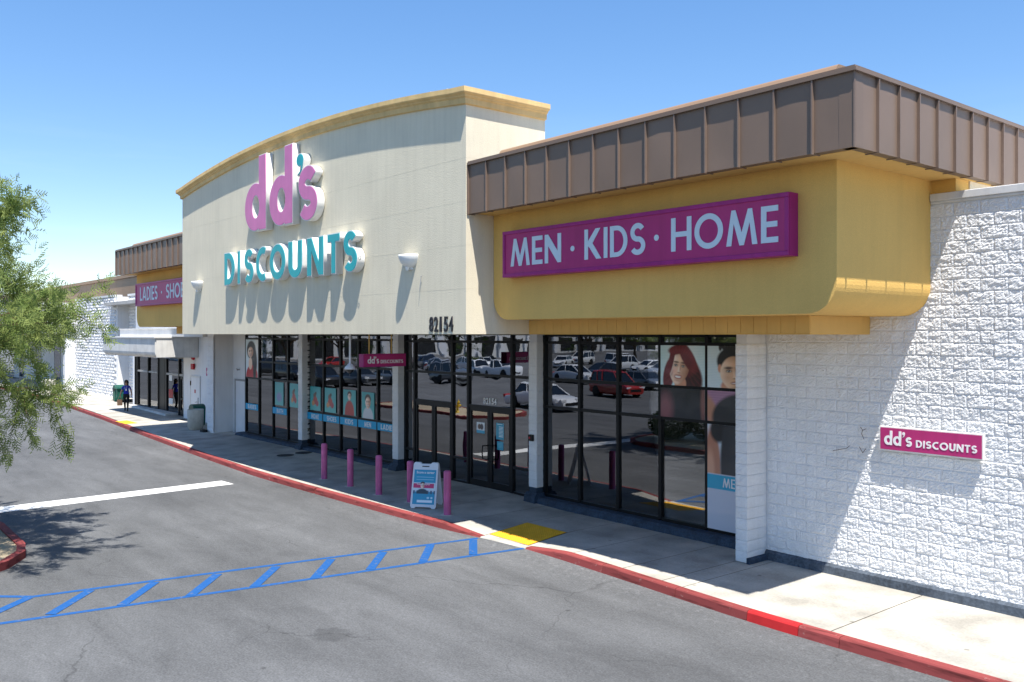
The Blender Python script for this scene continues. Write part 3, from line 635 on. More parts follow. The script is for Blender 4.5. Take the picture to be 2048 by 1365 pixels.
# wing walls and piers of block
def pier(x0, x1, y0, y1, z0, z1, seed, facing='both', wm='white_block'):
    p = part('pier', MB().box(x0+.012, x1-.012, y0+.015, y1, z0, z1), 'mortar')
    w = x1-x0; fr = [block_mesh(w-.004, BH-GP, seed+i, .022, nx=6, nz_=5) for i in range(4)]
    sd_len = y1-y0; sd = [block_mesh(sd_len-.004, BH-GP, seed+20+i, .018, nx=7, nz_=5) for i in range(4)]
    z = z0; i = 0
    while z < z1-.02:
        if z+BH > z1: break
        obj('block', fr[i % 4 if i % 8 < 4 else (i+1) % 4], parent=p, loc=(x0+.002, y0+.008, z+.003))
        o = obj('block', sd[(i*3) % 4], parent=p, loc=(x1-.006, y0+.004, z+.003), rot=(0, 0, R(90))); z += BH; i += 1
    return p
PXS = ((-17.10, -16.80), (-23.60, -23.28), (-30.10, -29.78))
for i, (a, b) in enumerate(PXS):
    pier(a, b, 14.63, 14.98, .55, 4.404, 200+i*50)
    mb = MB(); mb.box(a+.02, b-.02, 14.64, 14.99, .40, .56); mb.prism([(14.50,.16),(14.53,.34),(14.60,.42),(15.0,.42),(15.0,.16)], 'x', a-.06, b+.05); part('pier_base', mb, 'plinth')
pier(-10.19, -9.93, 13.82, 14.42, .16, 4.405, 400)
mb = MB(); mb.box(-10.19, -9.95, 14.4, 15.0, .16, 4.405); part('wing_wall', mb, 'white_paint')
mb = MB(); mb.prism([(-9.93,.15),(-9.86,.15),(-9.86,.225),(-9.90,.26),(-9.93,.26)], 'y', 13.80, 14.38); part('base_strip', mb, 'plinth')
# left wing wall with smooth white paint and rough front edge
mb = MB(); mb.box(-37.9, -37.2, 14.20, 15.55, .16, 4.405); part('wing_wall', mb, 'white_paint')
rough = [block_mesh(.70, BH-GP, 460+i, .03, nx=9, nz_=5) for i in range(5)]
wv_ = empty('edge_blocks', (0, 0, 0)); wv_.parent = store
for i in range(20): obj('block', rough[i % 5], parent=wv_, loc=(-37.9, 14.195, .24+i*BH))
mb = MB(); mb.box(-37.2, -35.44, 15.05, 15.25, .16, 4.405); part('wall', mb, 'white_paint')
sd_ = part('service_door', MB().box(-36.85, -35.85, 15.02, 15.06, .2, 2.42), 'white_paint')
mb = MB(); mb.box(-36.93, -36.85, 15.005, 15.06, .2, 2.50); mb.box(-35.85, -35.78, 15.005, 15.06, .2, 2.50); mb.box(-36.85, -35.85, 15.005, 15.06, 2.42, 2.50); obj('frame', mb, 'framelt', sd_)
for z in (.45, 1.3, 2.1): obj('hinge', MB().cyl((-36.83, 15.005, z), (-36.83, 15.005, z+.13), .016, n=8), 'metal', sd_)
# sill / plinth under the windows
def sill(x0, x1):
    mb = MB(); mb.prism([(14.58,.14),(14.60,.26),(14.66,.315),(14.85,.33),(14.98,.33),(14.98,.14)], 'x', x0, x1); part('sill', mb, 'plinth')
sill(-16.74, -10.19); sill(-29.72, -23.66); sill(-35.9, -30.16)

# ------------------------------------------------------------------ storefront glazing
def pane(x0, x1, z0, z1, y, parent, m='glass'):
    o = obj('pane', MB().box((x0-x1)/2, (x1-x0)/2, -.005, .005, (z0-z1)/2, (z1-z0)/2), m, parent, loc=((x0+x1)/2, y, (z0+z1)/2), rot=(random.gauss(0, .0012), 0, random.gauss(0, .0018))); return o
def glazing(name, xs, zs_, y=14.9, mw=.085, skip=(), rows=None, label=None, parent=store):
    w = empty(name, (0, 0, 0)); w.parent = parent
    if label: w['label'] = label
    z0, z1 = zs_[0], zs_[-1]
    for i, x in enumerate(xs): obj('mullion', MB().box(x-mw/2, x+mw/2, y-.055, y+.07, z0, z1), 'frame', w)
    for i in range(len(xs)-1):
        for j, z in enumerate(zs_):
            if (i, j) in skip: continue
            obj('transom', MB().box(xs[i]+mw/2, xs[i+1]-mw/2, y-.045, y+.06, z-.036, z+.036), 'frame', w)
        for j in range(len(zs_)-1):
            pane(xs[i]+mw/2-.01, xs[i+1]-mw/2+.01, zs_[j]+.02, zs_[j+1]-.02, y, w)
    return w
def rowx(a, b, n): return [a+(b-a)*i/n for i in range(n+1)]
GZ = [.365, 2.585, 3.28, 4.2, 4.38]
glazing('window', rowx(-16.76, -10.40, 5), GZ, label='right window bay with tall dark panes and portrait posters')
glazing('window', rowx(-29.82, -23.64, 5), [.365, 1.60, 3.30, 4.22, 4.38], label='middle window bay with five cyan department decals')
glazing('window', rowx(-35.4, -30.14, 4), [.365, 2.62, 3.30, 4.23, 4.38], label='left window bay beside the white service door')
# entrance bay
ent = empty('entrance', (0, 0, 0)); ent.parent = store
EX = [-23.22, -22.71, -20.74, -19.98, -18.05, -17.14]
for x in EX: obj('mullion', MB().box(x-.045, x+.045, 14.84, 14.98, .19, 4.39), 'frame', ent)
for i in range(5):
    a, b = EX[i]+.045, EX[i+1]-.045
    for z in ((4.2, 3.285, 2.42) if i in (1, 3) else (4.2, 3.285, .90, .24)): obj('transom', MB().box(a, b, 14.85, 14.97, z-.035, z+.035), 'frame', ent)
    zz = [2.45, 3.25, 4.165, 4.38] if i in (1, 3) else [.27, .87, 3.25, 4.165, 4.38]
    for j in range(len(zz)-1):
        pane(a-.01, b+.01, zz[j], zz[j+1], 14.9, ent, 'glasswavy')
for i, (a, b) in enumerate(((-22.665, -21.705), (-21.695, -20.785), (-19.935, -19.02), (-19.01, -18.095))):
    d = obj('door', MB().box(a, a+.09, 14.865, 14.935, .20, 2.385).box(b-.09, b, 14.865, 14.935, .20, 2.385).box(a+.09, b-.09, 14.865, 14.935, .20, .40).box(a+.09, b-.09, 14.865, 14.935, 2.28, 2.385), 'frame', store)
    pane(a+.08, b-.08, .39, 2.29, 14.9, d)
    if i >= 2:
        hx = b-.05 if i == 2 else a+.05; sgn = -1 if i == 2 else 1; h = MB()
        pts = [(hx, 14.865, 1.38), (hx, 14.80, 1.38), (hx+sgn*.16, 14.79, 1.36), (hx+sgn*.18, 14.79, 1.2), (hx+sgn*.16, 14.79, 1.02), (hx, 14.80, 1.0), (hx, 14.865, 1.0)]
        for p_, q_ in zip(pts[:-1], pts[1:]): h.cyl(p_, q_, .016, n=8)
        obj('handle', h, 'black', d)
# white posts just inside the doors (sensor gates)
for x, lb in ((-19.72, 'leftmost white sensor gate inside the entrance doors'), (-19.36, 'middle white sensor gate inside the entrance doors'), (-18.3, 'rightmost white sensor gate inside the entrance doors')):
    obj('sensor_gate', chbox(-.06, .06, -.16, .16, 0, 1.55, .02), 'plasticwhite', loc=(x-.35, 15.75, .16), label=lb, cat='sensor gate', group='sensor gates inside the entrance')

# ------------------------------------------------------------------ signs
# channel letters on the arched parapet: white returns with inset coloured faces
def channel_sign(name, spec, z0, facemat, label, s, parent_loc, capm=None):
    t = empty(name, parent_loc, label=label, cat='sign')
    return t
cs = empty('letter_sign', (-25.4, 10.87, 7.37), label="large pink channel letters with a teal apostrophe on the cream arch", cat='sign')
def chan(parent, ch, x0, x1, z0, z1, facemat, s, ymax, d=.2, unit=1.0):
    w, cts = glyph(ch, s); px, pz = parent.location.x, parent.location.z
    ys = [p[1] for c in cts for p in c]; lo, hi = min(ys), max(ys); xs_ = [p[0] for c in cts for p in c]; xl, xh = min(xs_), max(xs_)
    def mp_(p): return ((p[0]-xl)/(xh-xl)*(x1-x0), (p[1]-lo)/(hi-lo)*(z1-z0))
    cc = [[mp_(p) for p in c] for c in cts]
    b = obj('letter', outline_mesh(cc, d, 'letterwhite', 'letter'), parent=parent, loc=(x0-px, -.02-d/2, z0-pz), rot=FRONT)
    obj('face', outline_mesh([inset(c, .026, i > 0) for i, c in enumerate(cc)], .012, facemat, 'face'), parent=b, loc=(0, 0, d/2+.004)); return b
chan(cs, 'd', -25.43, -23.93, 7.40, 9.57, 'pinkface', .18, 1); chan(cs, 'd', -23.72, -22.23, 7.40, 9.57, 'pinkface', .18, 1)
chan(cs, "'", -22.02, -21.58, 8.62, 9.22, 'tealface', .2, 1); chan(cs, 's', -21.89, -20.80, 7.38, 8.84, 'pinkface', .175, 1)
ds = empty('letter_sign', (-27.0, 10.87, 5.9), label='long row of teal capital channel letters on the cream arch', cat='sign')
for ch, a, b in (('D',-27.02,-26.18),('I',-25.99,-25.77),('S',-25.47,-24.79),('C',-24.64,-23.93),('O',-23.70,-22.67),('U',-22.52,-21.66),('N',-21.40,-20.46),('T',-20.28,-19.61),('S',-19.44,-18.75)):
    chan(ds, ch, a, b, 5.91, 6.93, 'tealface', .235 if ch not in 'I' else .2, 1)
rg = MB(); n_ = 20
rg.lathe([(.045,0),(.055,0),(.055,.006),(.045,.006),(.045,0)], 20); o = obj('registered_mark', rg, 'printdark', ds, loc=(-18.66+27.0, -.21, 6.23-5.9), rot=FRONT)
# street number on the parapet
num = empty('number_sign', (-16.0, 10.87, 4.46), label='dark street number 82154 on the lower cream parapet', cat='number')
for i, ch in enumerate('82154'):
    obj('digit', font_mesh(ch, .15 if ch != '1' else .07, .325, .02, 'printdark', 'digit', .012), parent=num, loc=(i*.182+(.03 if ch == '1' else 0), -.006, 0), rot=FRONT)
# illuminated box signs
def box_sign(x0, x1, y, text, items, label, name='box_sign', z0=5.56, z1=6.49, s=.165):
    t = empty(name, (x0, y, z0), label=label, cat='sign'); w = x1-x0; h = z1-z0
    mb = MB(); mb.box(0, w, .02, .236, 0, h); obj('cabinet', mb, 'magentaframe', t)
    fr = MB(); b = .07
    for a in ((0, w, 0, b), (0, w, h-b, h), (0, b, b, h-b), (w-b, w, b, h-b)): fr.box(a[0], a[1], -.012, .02, a[2], a[3])
    bevel(obj('frame', fr, 'magentaframe', t), .008, 2)
    obj('panel', MB().box(b, w-b, .008, .019, b, h-b), 'magenta', t)
    for wd, a, c, zb, zt in items:
        if wd == '.': obj('dot', outline_mesh([arc(0, 0, .052, .052, 0, 360, 20)[:-1]], .008, 'signwhite', 'dot'), parent=t, loc=(a-x0, .003, zb-z0), rot=FRONT); continue
        for ch, cc in fit_word(wd, c-a, zt-zb, s, .11): obj('letter', outline_mesh(cc, .008, 'signwhite', 'letter'), parent=t, loc=(a-x0, .003, zb-z0), rot=FRONT)
    return t
box_sign(-14.08, -7.43, 11.35, '', [('MEN', -13.83, -12.33, 5.77, 6.32), ('.', -12.02, 0, 6.0, 0), ('KIDS', -11.70, -10.22, 5.77, 6.32), ('.', -9.97, 0, 6.03, 0), ('HOME', -9.65, -7.61, 5.77, 6.32)], 'magenta MEN KIDS HOME box sign on the gold box')
box_sign(-38.36, -31.45, 11.35, '', [('LADIES', -37.76, -35.57, 5.77, 6.32), ('.', -35.10, 0, 6.03, 0), ('SHOES', -34.58, -32.2, 5.77, 6.32)], 'magenta LADIES SHOES box sign partly hidden behind the cream arch')
def dd_text(parent, x, z, H, Wd, y, m='printwhite', rot=FRONT, fn=None, cut=None):
    # dd's DISCOUNTS lockup: parent-local start x, base z
    def put(cc, dx, dz):
        if fn: fn(cc, dx, dz)
        else: obj('letter', outline_mesh(cc, .006, m, 'letter'), parent=parent, loc=(x+dx, y, z+dz), rot=rot)
    w1 = Wd*.315
    for ch, cc in fit_word("dd's", w1, H, .155, .07): 
        if cut is None or min(p[0] for c in cc for p in c) < cut: put(cc, 0, 0)
    if cut is None:
        for ch, cc in fit_word('DISCOUNTS', Wd*.64, H*.50, .2, .13): put(cc, Wd*.36, 0)
ws = empty('wall_sign', (-7.62, 14.30, 2.46), label="magenta plate with white lettering on the white block wall", cat='sign')
bevel(obj('board', MB().box(0, 1.68, 0, .07, 0, .405), 'letterwhite', ws), .004, 1); obj('panel', MB().box(.022, 1.658, -.006, -.001, .022, .383), 'magenta', ws)
dd_text(ws, .09, .10, .24, 1.50, -.009)
hs = empty('hanging_sign', (-20.5, 11.82, 3.54), label="magenta blade sign hanging from the soffit over the sidewalk", cat='sign')
bevel(obj('cabinet', MB().box(-.24, 0, 0, 1.32, 0, .345), 'magentaframe', hs), .01, 2); obj('panel', MB().box(.0005, .006, .02, 1.30, .02, .325), 'magenta', hs)
def hput(cc, dx, dz): obj('letter', outline_mesh(cc, .006, 'printwhite', 'letter'), parent=hs, loc=(.011, .12+dx, .09+dz), rot=RIGHT)
dd_text(hs, 0, 0, .19, 1.10, 0, fn=hput)
for y in (.24, .93): obj('hanger', MB().cyl((-.12, y, .345), (-.12, y, .87), .018, n=10), 'goldtrim', hs)
sm = empty('wall_sign', (-41.58, 15.54, 2.44), label="small magenta plate on the shaded white wall near the alarm bells", cat='sign')
obj('board', MB().box(0, 1.45, -.03, 0, 0, .38), 'magenta', sm); dd_text(sm, .08, .1, .22, 1.3, -.034)

# ------------------------------------------------------------------ posters and window decals (flat print)
def print_mesh(w, h, nx, ny, fn, name):
    U, V = np.meshgrid(np.linspace(0, 1, nx+1), np.linspace(0, 1, ny+1)); img = fn(U, V)
    me = bpy.data.meshes.new(name); vs = np.stack([U.ravel()*w, np.zeros(U.size), V.ravel()*h], 1)
    N = nx+1; fs = [(j*N+i, j*N+i+1, (j+1)*N+i+1, (j+1)*N+i) for j in range(ny) for i in range(nx)]
    me.from_pydata(vs.tolist(), [], fs); a = me.color_attributes.new('print', 'FLOAT_COLOR', 'POINT')
    c = np.ones((U.size, 4), np.float32); c[:, :3] = np.clip(img.reshape(-1, 3), 0, 1); a.data.foreach_set('color', c.ravel()); me.materials.append(M['print']); me.update(); return me
def ell(U, V, cx, cy, rx, ry, soft=.12, rot=0):
    x = U-cx; y = V-cy; c, s_ = math.cos(rot), math.sin(rot); a = (x*c+y*s_)/rx; b = (-x*s_+y*c)/ry
    d = np.sqrt(a*a+b*b); return np.clip((1+soft-d)/(2*soft), 0, 1)
def put(img, m, col): m = m[..., None]; return img*(1-m)+np.array(col)*m
def blank(U, col): return np.ones(U.shape+(3,))*np.array(col)
SK, SKD, SKL = hexc('fbd3b6'), hexc('d79a7c'), hexc('fff0e2')
def face(img, U, V, cx, cy, rx, ry, rot, skin=SK, dark=SKD, light=SKL, female=True, smile=True):
    c, s_ = math.cos(rot), math.sin(rot); x = U-cx; y = V-cy; a = (x*c+y*s_)/rx; b = (-x*s_+y*c)/ry
    def E(ca, cb, ra, rb, soft=.4): d = np.hypot((a-ca)/ra, (b-cb)/rb); return np.clip((1+soft-d)/(2*soft), 0, 1)
    def P_(m, col, k=1.): 
        nonlocal img; img = put(img, m*k, col)
    w = 1-.26*np.clip(-b, 0, 1)**1.6; fm = np.clip((1.04-np.hypot(a/w, b))/.10, 0, 1)
    t = np.clip((a+.75)/1.6+.12*np.maximum(-b, 0), 0, 1)[..., None]; dk = np.array(dark)*.72
    tone = np.where(t < .45, np.array(light)*(1-t/.45)+np.array(skin)*(t/.45), np.array(skin)*(1-(t-.45)/.55)+dk*((t-.45)/.55))
    img = img*(1-fm[..., None])+tone*fm[..., None]
    br = hexc('35211a'); lip = hexc('b0504c') if female else hexc('a86a5e')
    P_(E(0, .95, .9, .22, .6)*fm, dk, .5); P_(E(-.48, -.18, .26, .2, .9)*fm, hexc('ea9a86') if female else dark, .5); P_(E(.42, -.2, .22, .22, .9)*fm, dk, .35)
    for sx in (-.38, .36):
        P_(E(sx, .24, .30, .16, .8), dk, .55); P_(E(sx, .36+(.02 if female else 0), .26, .045 if female else .07, .5), br, .95)
        P_(E(sx, .185, .185, .075, .4), hexc('1c1210'), .95); P_(E(sx, .17, .135, .042, .4), hexc('e9e4de'), .8); P_(E(sx, .18, .065, .06, .3), hexc('1a1210')); P_(E(sx-.03, .2, .02, .02, .5), (1, 1, 1), .9)
    P_(E(.13, .02, .07, .26, .9), dk, .6); P_(E(-.03, -.04, .05, .2, .9), light, .7); P_(E(.02, -.17, .14, .06, .8), light, .5); P_(E(.03, -.245, .15, .035, .6), dk, .9)
    if smile: P_(E(0, -.52, .44, .19, .35), dk, .35); P_(E(0, -.505, .36, .125, .18), lip); P_(E(0, -.495, .30, .08, .2), hexc('fbf8f4')); P_(E(0, -.415, .34, .03, .5), lip, .8)
    else: P_(E(0, -.50, .30, .095, .35), lip); P_(E(0, -.505, .23, .03, .4), hexc('efe6e0')); 
    P_(E(0, -.74, .22, .04, .9), dk, .5); P_(E(-.02, -.86, .2, .07, .8), light, .35); return img
def strands(img, U, V, m, k, a, dark, light, amp=.5):
    ph = np.arctan2(V-.55, U-.45); r_ = np.hypot(U-.45, V-.55); w = .5*np.sin(ph*34+r_*9)+.35*np.sin(ph*71-r_*14+1)+.25*np.sin(ph*113+r_*25)
    img = put(img, m*np.clip(w, 0, 1)*amp, light); img = put(img, m*np.clip(-w, 0, 1)*amp*1.3, dark); return put(img, m*np.clip(1-np.abs(r_-.33)*9, 0, 1)*.35, light)
def p_woman(U, V):
    st = .5+.5*np.sin(V*2*math.pi*26); img = blank(U, hexc('d2eff4')); img = put(img, np.clip(1-np.abs(U-.55)*1.6, 0, 1)*.8, hexc('fcffff')); img = put(img, st*.35, hexc('7cc6d4'))
    h1, h2 = hexc('6a1d26'), hexc('3a1218')
    img = put(img, ell(U, V, .48, .62, .27, .40, .06, .15), h1); img = put(img, ell(U, V, .62, .28, .30, .52, .08, .25), h1); img = put(img, ell(U, V, .20, .28, .13, .42, .1, -.15), h1); img = put(img, ell(U, V, .72, .12, .22, .34, .15), h2)
    img = put(img, ell(U, V, .46, .05, .13, .2, .1), SKD)
    img = face(img, U, V, .43, .42, .225, .41, -.14)
    img = put(img, ell(U, V, .63, .70, .14, .42, .10, .42), h1); img = put(img, ell(U, V, .40, .90, .22, .12, .15, .25), h1); img = put(img, ell(U, V, .25, .60, .055, .38, .15, -.2), h1)
    hm = np.clip(ell(U, V, .63, .70, .14, .42, .10, .42)+ell(U, V, .40, .90, .22, .12, .15, .25)+ell(U, V, .78, .2, .16, .4, .2, .2)+ell(U, V, .2, .3, .09, .4, .2, -.15), 0, 1); return strands(img, U, V, hm, 61, -.35, hexc('2a0c12'), hexc('94323c'), .32)
def p_woman_low(U, V):
    img = blank(U, hexc('252a33')); img = put(img, ell(U, V, .5, 1.0, .9, .5, .6)*.7, hexc('101319')); img = put(img, ell(U, V, .12, .3, .16, .5, .5)*.7, hexc('9a5f66')); img = put(img, ell(U, V, .97, .55, .06, .6, .4)*.7, hexc('9d6a62')); return img
def p_man(U, V):
    st = .5+.5*np.sin(V*2*math.pi*26); img = blank(U, hexc('e4f3f8')); img = put(img, st*.35, hexc('9cc8d6'))
    img = put(img, ell(U, V, .52, .02, .24, .22, .1), SKD); img = put(img, ell(U, V, .57, .64, .37, .36, .06), hexc('17161a'))
    for i in range(14): img = put(img, ell(U, V,   .27+i*.045, .97+.03*math.sin(i*2.1), .035, .09, .3, .3*math.sin(i)), hexc('17161a'))
    img = put(img, ell(U, V, .26, .46, .04, .10, .2), SKD); img = face(img, U, V, .565, .335, .30, .42, .06, hexc('f0bf98'), hexc('c48a66'), hexc('fcdcc0'), False, False); return img
def p_man_mid(U, V):
    st = .5+.5*np.sin(V*2*math.pi*12); img = blank(U, hexc('b58aa6')); img = put(img, st*.4, hexc('7d4f73')); img = put(img, ell(U, V, .12, .15, .14, .7, .2, .2), hexc('c08a70')); img = put(img, ell(U, V, .72, .12, .62, .82, .06), hexc('2a2c31')); return img
def p_man_low(U, V):
    img = blank(U, hexc('d4e0ea')); img = put(img, ell(U, V, .12, .62, .16, .36, .15, .12), hexc('b97f66')); img = put(img, ell(U, V, .05, .55, .10, .2, .3), hexc('d9a184'))
    img = put(img, ell(U, V, .24, .95, .18, .12, .15), hexc('1e2025')); img = put(img, ell(U, V, .72, .65, .45, .62, .05), hexc('2b2e35')); img = put(img, ell(U, V, .65, .7, .15, .4, .8)*.5, hexc('3d424b'))
    b = ((V < .525) & (V > .385)).astype(float); img = put(img, (V <= .53).astype(float), hexc('c9ccd8')); img = put(img, b, hexc('18a4c6')); return img
PY = 14.835
def poster(name, label, items, cat='poster', group=None):
    t = empty(name, (items[0][0], PY, items[0][2]), label=label, cat=cat, group=group)
    for x0, x1, z0, z1, fn, nx, ny in items:
        o = obj('print', print_mesh(x1-x0, z1-z0, nx, ny, fn, 'print'), parent=t, loc=(x0-items[0][0], 0, z0-items[0][2]))
        obj('backing', MB().box(0, x1-x0, .003, .007, 0, z1-z0), 'printwhite', o)
    return t
c4, c5 = -12.944, -11.672
poster('window_poster', 'poster of a smiling red-haired woman in the right window bay', [(c4+.035, c5-.035, 3.312, 4.168, p_woman, 110, 80), (c4+.035, c5-.035, 2.617, 3.248, p_woman_low, 40, 24)])
pm = poster('window_poster', 'tall poster of a dark-haired man beside the white pier', [(c5+.035, -10.435, 3.312, 4.168, p_man, 110, 80), (c5+.035, -10.435, 2.617, 3.248, p_man_mid, 60, 30), (c5+.035, -10.435, .397, 2.553, p_man_low, 60, 110)])
for ch, cc in fit_word('MEN', .47, .19, .15, .12): obj('letter', outline_mesh(cc, .003, 'printwhite', 'letter'), parent=pm, loc=(.39, -.004, 1.285-3.312), rot=FRONT)
def p_lady(U, V):
    img = blank(U, hexc('d7e6ee')); img = put(img, np.clip((U-.55)*3, 0, 1), hexc('f0f2f2'))
    img = put(img, ell(U, V, .45, .72, .36, .24, .08), hexc('2a1b17')); img = put(img, ell(U, V, .62, .40, .30, .42, .1), hexc('1f1614')); img = put(img, ell(U, V, .5, .02, .48, .30, .05), hexc('c31f2b')); img = put(img, ell(U, V, .38, .36, .15, .16, .1), SK)
    img = put(img, ell(U, V, .72, .22, .12, .4, .2), hexc('1f1614')); return face(img, U, V, .40, .66, .23, .145, .05)
poster('window_poster', 'small poster of a woman in red in the left window bay', [(-35.36+.03, -34.12, 2.655, 4.19, p_lady, 50, 80)])
def dept(txt, x0, x1):
    t = empty('window_decal', (x0, PY, 1.325), label='cyan window decal reading %s' % txt, cat='decal', group='cyan department decals on the windows')
    obj('panel', MB().box(0, x1-x0, 0, .004, 0, .245), 'cyan', t); wd = len(txt)*.125+.06; wd = min(wd, (x1-x0)-.2)
    for ch, cc in fit_word(txt, wd, .165, .19, .13): obj('letter', outline_mesh(cc, .003, 'printwhite', 'letter'), parent=t, loc=((x1-x0)/2-wd/2+.04, -.003, .04), rot=FRONT)
lb_ = rowx(-35.4, -30.14, 4); mb_ = rowx(-29.82, -23.64, 5)
dept('BABIES', lb_[0]+.035, lb_[1]-.035); dept('BATH', lb_[2]+.035, lb_[3]-.035)
for i, t in enumerate(('HOME', 'SHOES', 'KIDS', 'MEN', 'LADIES')): dept(t, mb_[i]+.035, mb_[i+1]-.035)
# teal posters hung just inside the windows
def p_teal(kind):
    def fn(U, V):
        img = blank(U, hexc('4fb3b0')); img = put(img, np.clip(V*1.1-.1, 0, 1), hexc('2b9aa0'))
        if kind == 'toys':
            for a, b, r, c in ((.45,.62,.14,'6b4b3a'),(.5,.42,.2,'b04038'),(.3,.3,.13,'c98a5a'),(.68,.3,.14,'a83a48'),(.55,.72,.08,'332a28')): img = put(img, ell(U, V, a, b, r, r*.85, .15), hexc(c))
        elif kind == 'red': img = put(img, ell(U, V, .5, .08, .38, .5, .08), hexc('b02a2a')); img = put(img, ell(U, V, .5, .82, .17, .13, .1), hexc('2a1b17')); img = face(img, U, V, .5, .72, .13, .14, 0)
        elif kind == 'shirt': img = put(img, ell(U, V, .5, .05, .42, .40, .08), hexc('c9cdd2')); img = put(img, ell(U, V, .5, .75, .24, .18, .1), hexc('2a201a')); img = face(img, U, V, .5, .60, .21, .22, 0)
        elif kind == 'plain': img = put(img, ell(U, V, .5, .35, .3, .2, .3), hexc('7b86b0'))
        return img
    return fn
for x0, x1, z0, z1, k, lb in ((-29.62,-28.82,1.66,2.52,'toys','teal window poster of toys above the HOME decal'),(-28.5,-27.68,1.66,2.52,'toys2','teal window poster of small goods above the SHOES decal'),(-27.15,-26.3,1.66,2.52,'red','teal window poster of a person in red above the KIDS decal'),(-25.9,-25.1,1.62,2.50,'shirt','teal window poster of a man in a shirt above the MEN decal'),(-32.6,-31.85,1.66,2.55,'plain','teal window poster above the BATH decal'),(-31.3,-30.6,1.66,2.55,'toys','teal window poster beside the rough white pier')):
    t = empty('hanging_poster', (x0, 14.87, z0), label=lb, cat='poster', group='teal posters in the windows')
    o = obj('print', print_mesh(x1-x0, z1-z0, 36, 40, p_teal('toys' if k == 'toys2' else k), 'print'), parent=t); obj('backing', MB().box(0, x1-x0, .004, .008, 0, z1-z0), 'teal', o)
# door stickers and number on the glass
def p_stick1(U, V):
    img = blank(U, hexc('dfe6ea')); img = put(img, (V < .28).astype(float), hexc('18a0c4')); img = put(img, ell(U, V, .35, .6, .2, .25, .2), hexc('5a4038')); img = put(img, ell(U, V, .65, .6, .2, .28, .2), hexc('38303a')); return img
def p_stick2(U, V):
    img = blank(U, hexc('109ab8'))
    for i in range(8): img = put(img, ((np.abs(V-(.78-i*.085)) < .02) & (U > .35) & (U < .9)).astype(float), hexc('e8f2f4'))
    img = put(img, ((np.abs(V-.92) < .02) & (U > .15) & (U < .8)).astype(float), hexc('d0e8ee')); return img
def p_stick3(U, V):
    img = blank(U, hexc('109ab8'))
    for i in range(4): img = put(img, ((np.abs(V-(.75-i*.15)) < .03) & (U > .15) & (U < .75)).astype(float), hexc('58c0d4'))
    return img
for x0, x1, z0, z1, fn, lb in ((-19.62,-19.26,1.68,1.98,p_stick1,'small photo sticker on the left glass entrance door'),(-18.75,-18.42,1.58,2.02,p_stick2,'cyan opening hours sheet on the right entrance door'),(-18.71,-18.44,1.30,1.53,p_stick3,'cyan notice below the hours sheet on the entrance door')):
    t = empty('door_sticker', (x0, 14.885, z0), label=lb, cat='sticker', group='stickers on the entrance doors'); o = obj('print', print_mesh(x1-x0, z1-z0, 24, 60, fn, 'print'), parent=t); obj('backing', MB().box(0, x1-x0, .002, .005, 0, z1-z0), 'printwhite', o)
gn = empty('number_decal', (-19.31, 14.885, 2.50), label='white street number 82154 on the glass above the doors', cat='number')
for i, ch in enumerate('82154'): obj('digit', font_mesh(ch, .105 if ch != '1' else .055, .17, .003, 'printwhite', 'digit', .03), parent=gn, loc=(i*.12+(.02 if ch == '1' else 0), 0, 0), rot=FRONT)
# long magenta banner seen dimly through the transom glass
bn = obj('banner', MB().box(0, 5.3, 0, .02, 0, .55), 'magenta', loc=(-22.9, 16.6, 2.75), label='dark magenta banner hanging inside above the entrance', cat='banner')

# ------------------------------------------------------------------ things on the walls and sidewalk
for x, lb in ((-29.7, 'white half-dome wall lamp near the left end of the cream arch'), (-16.75, 'white half-dome wall lamp above the 82154 number')):
    t = empty('wall_lamp', (x, 10.87, 5.88), label=lb, cat='lamp', group='half-dome lamps on the cream wall')
    pr_ = [(.02, .0)]+[(.285*math.sin(a), .30*(1-math.cos(a))) for a in [i*math.pi/2/10 for i in range(1, 11)]]
    obj('bowl', MB().lathe(pr_+[(.27, .302), (.24, .24), (.16, .10)], 24, a0=-math.pi, a1=0), 'lampwhite', t)
    obj('bracket', MB().box(-.09, .09, -.03, -.002, -.03, .30), 'lampwhite', t); obj('finial', MB().cyl((0,-.10,-.05),(0,-.10,.03),.03,.05,10), 'lampwhite', t)
for i, (x, y) in enumerate(((-23.64,12.32),(-22.02,12.28),(-20.42,12.24),(-19.0,12.31),(-17.13,12.13))):
    nm = ('first and farthest magenta bollard by the kerb', 'second magenta bollard from the far end of the row', 'middle magenta bollard of the row of five', 'magenta bollard just behind the folding sidewalk board', 'nearest magenta bollard, right of the folding sidewalk board')[i]
    t = empty('bollard', (x, y, zs(x, y)), label=nm, cat='bollard', group='magenta bollards along the kerb')
    obj('post', MB().lathe([(.088,0),(.088,1.0),(.082,1.025),(.06,1.04),(0,1.045)], 22), 'bollard', t); obj('collar', MB().lathe([(.088,.004),(.16,.003),(.165,0)], 22), 'concrete2', t)
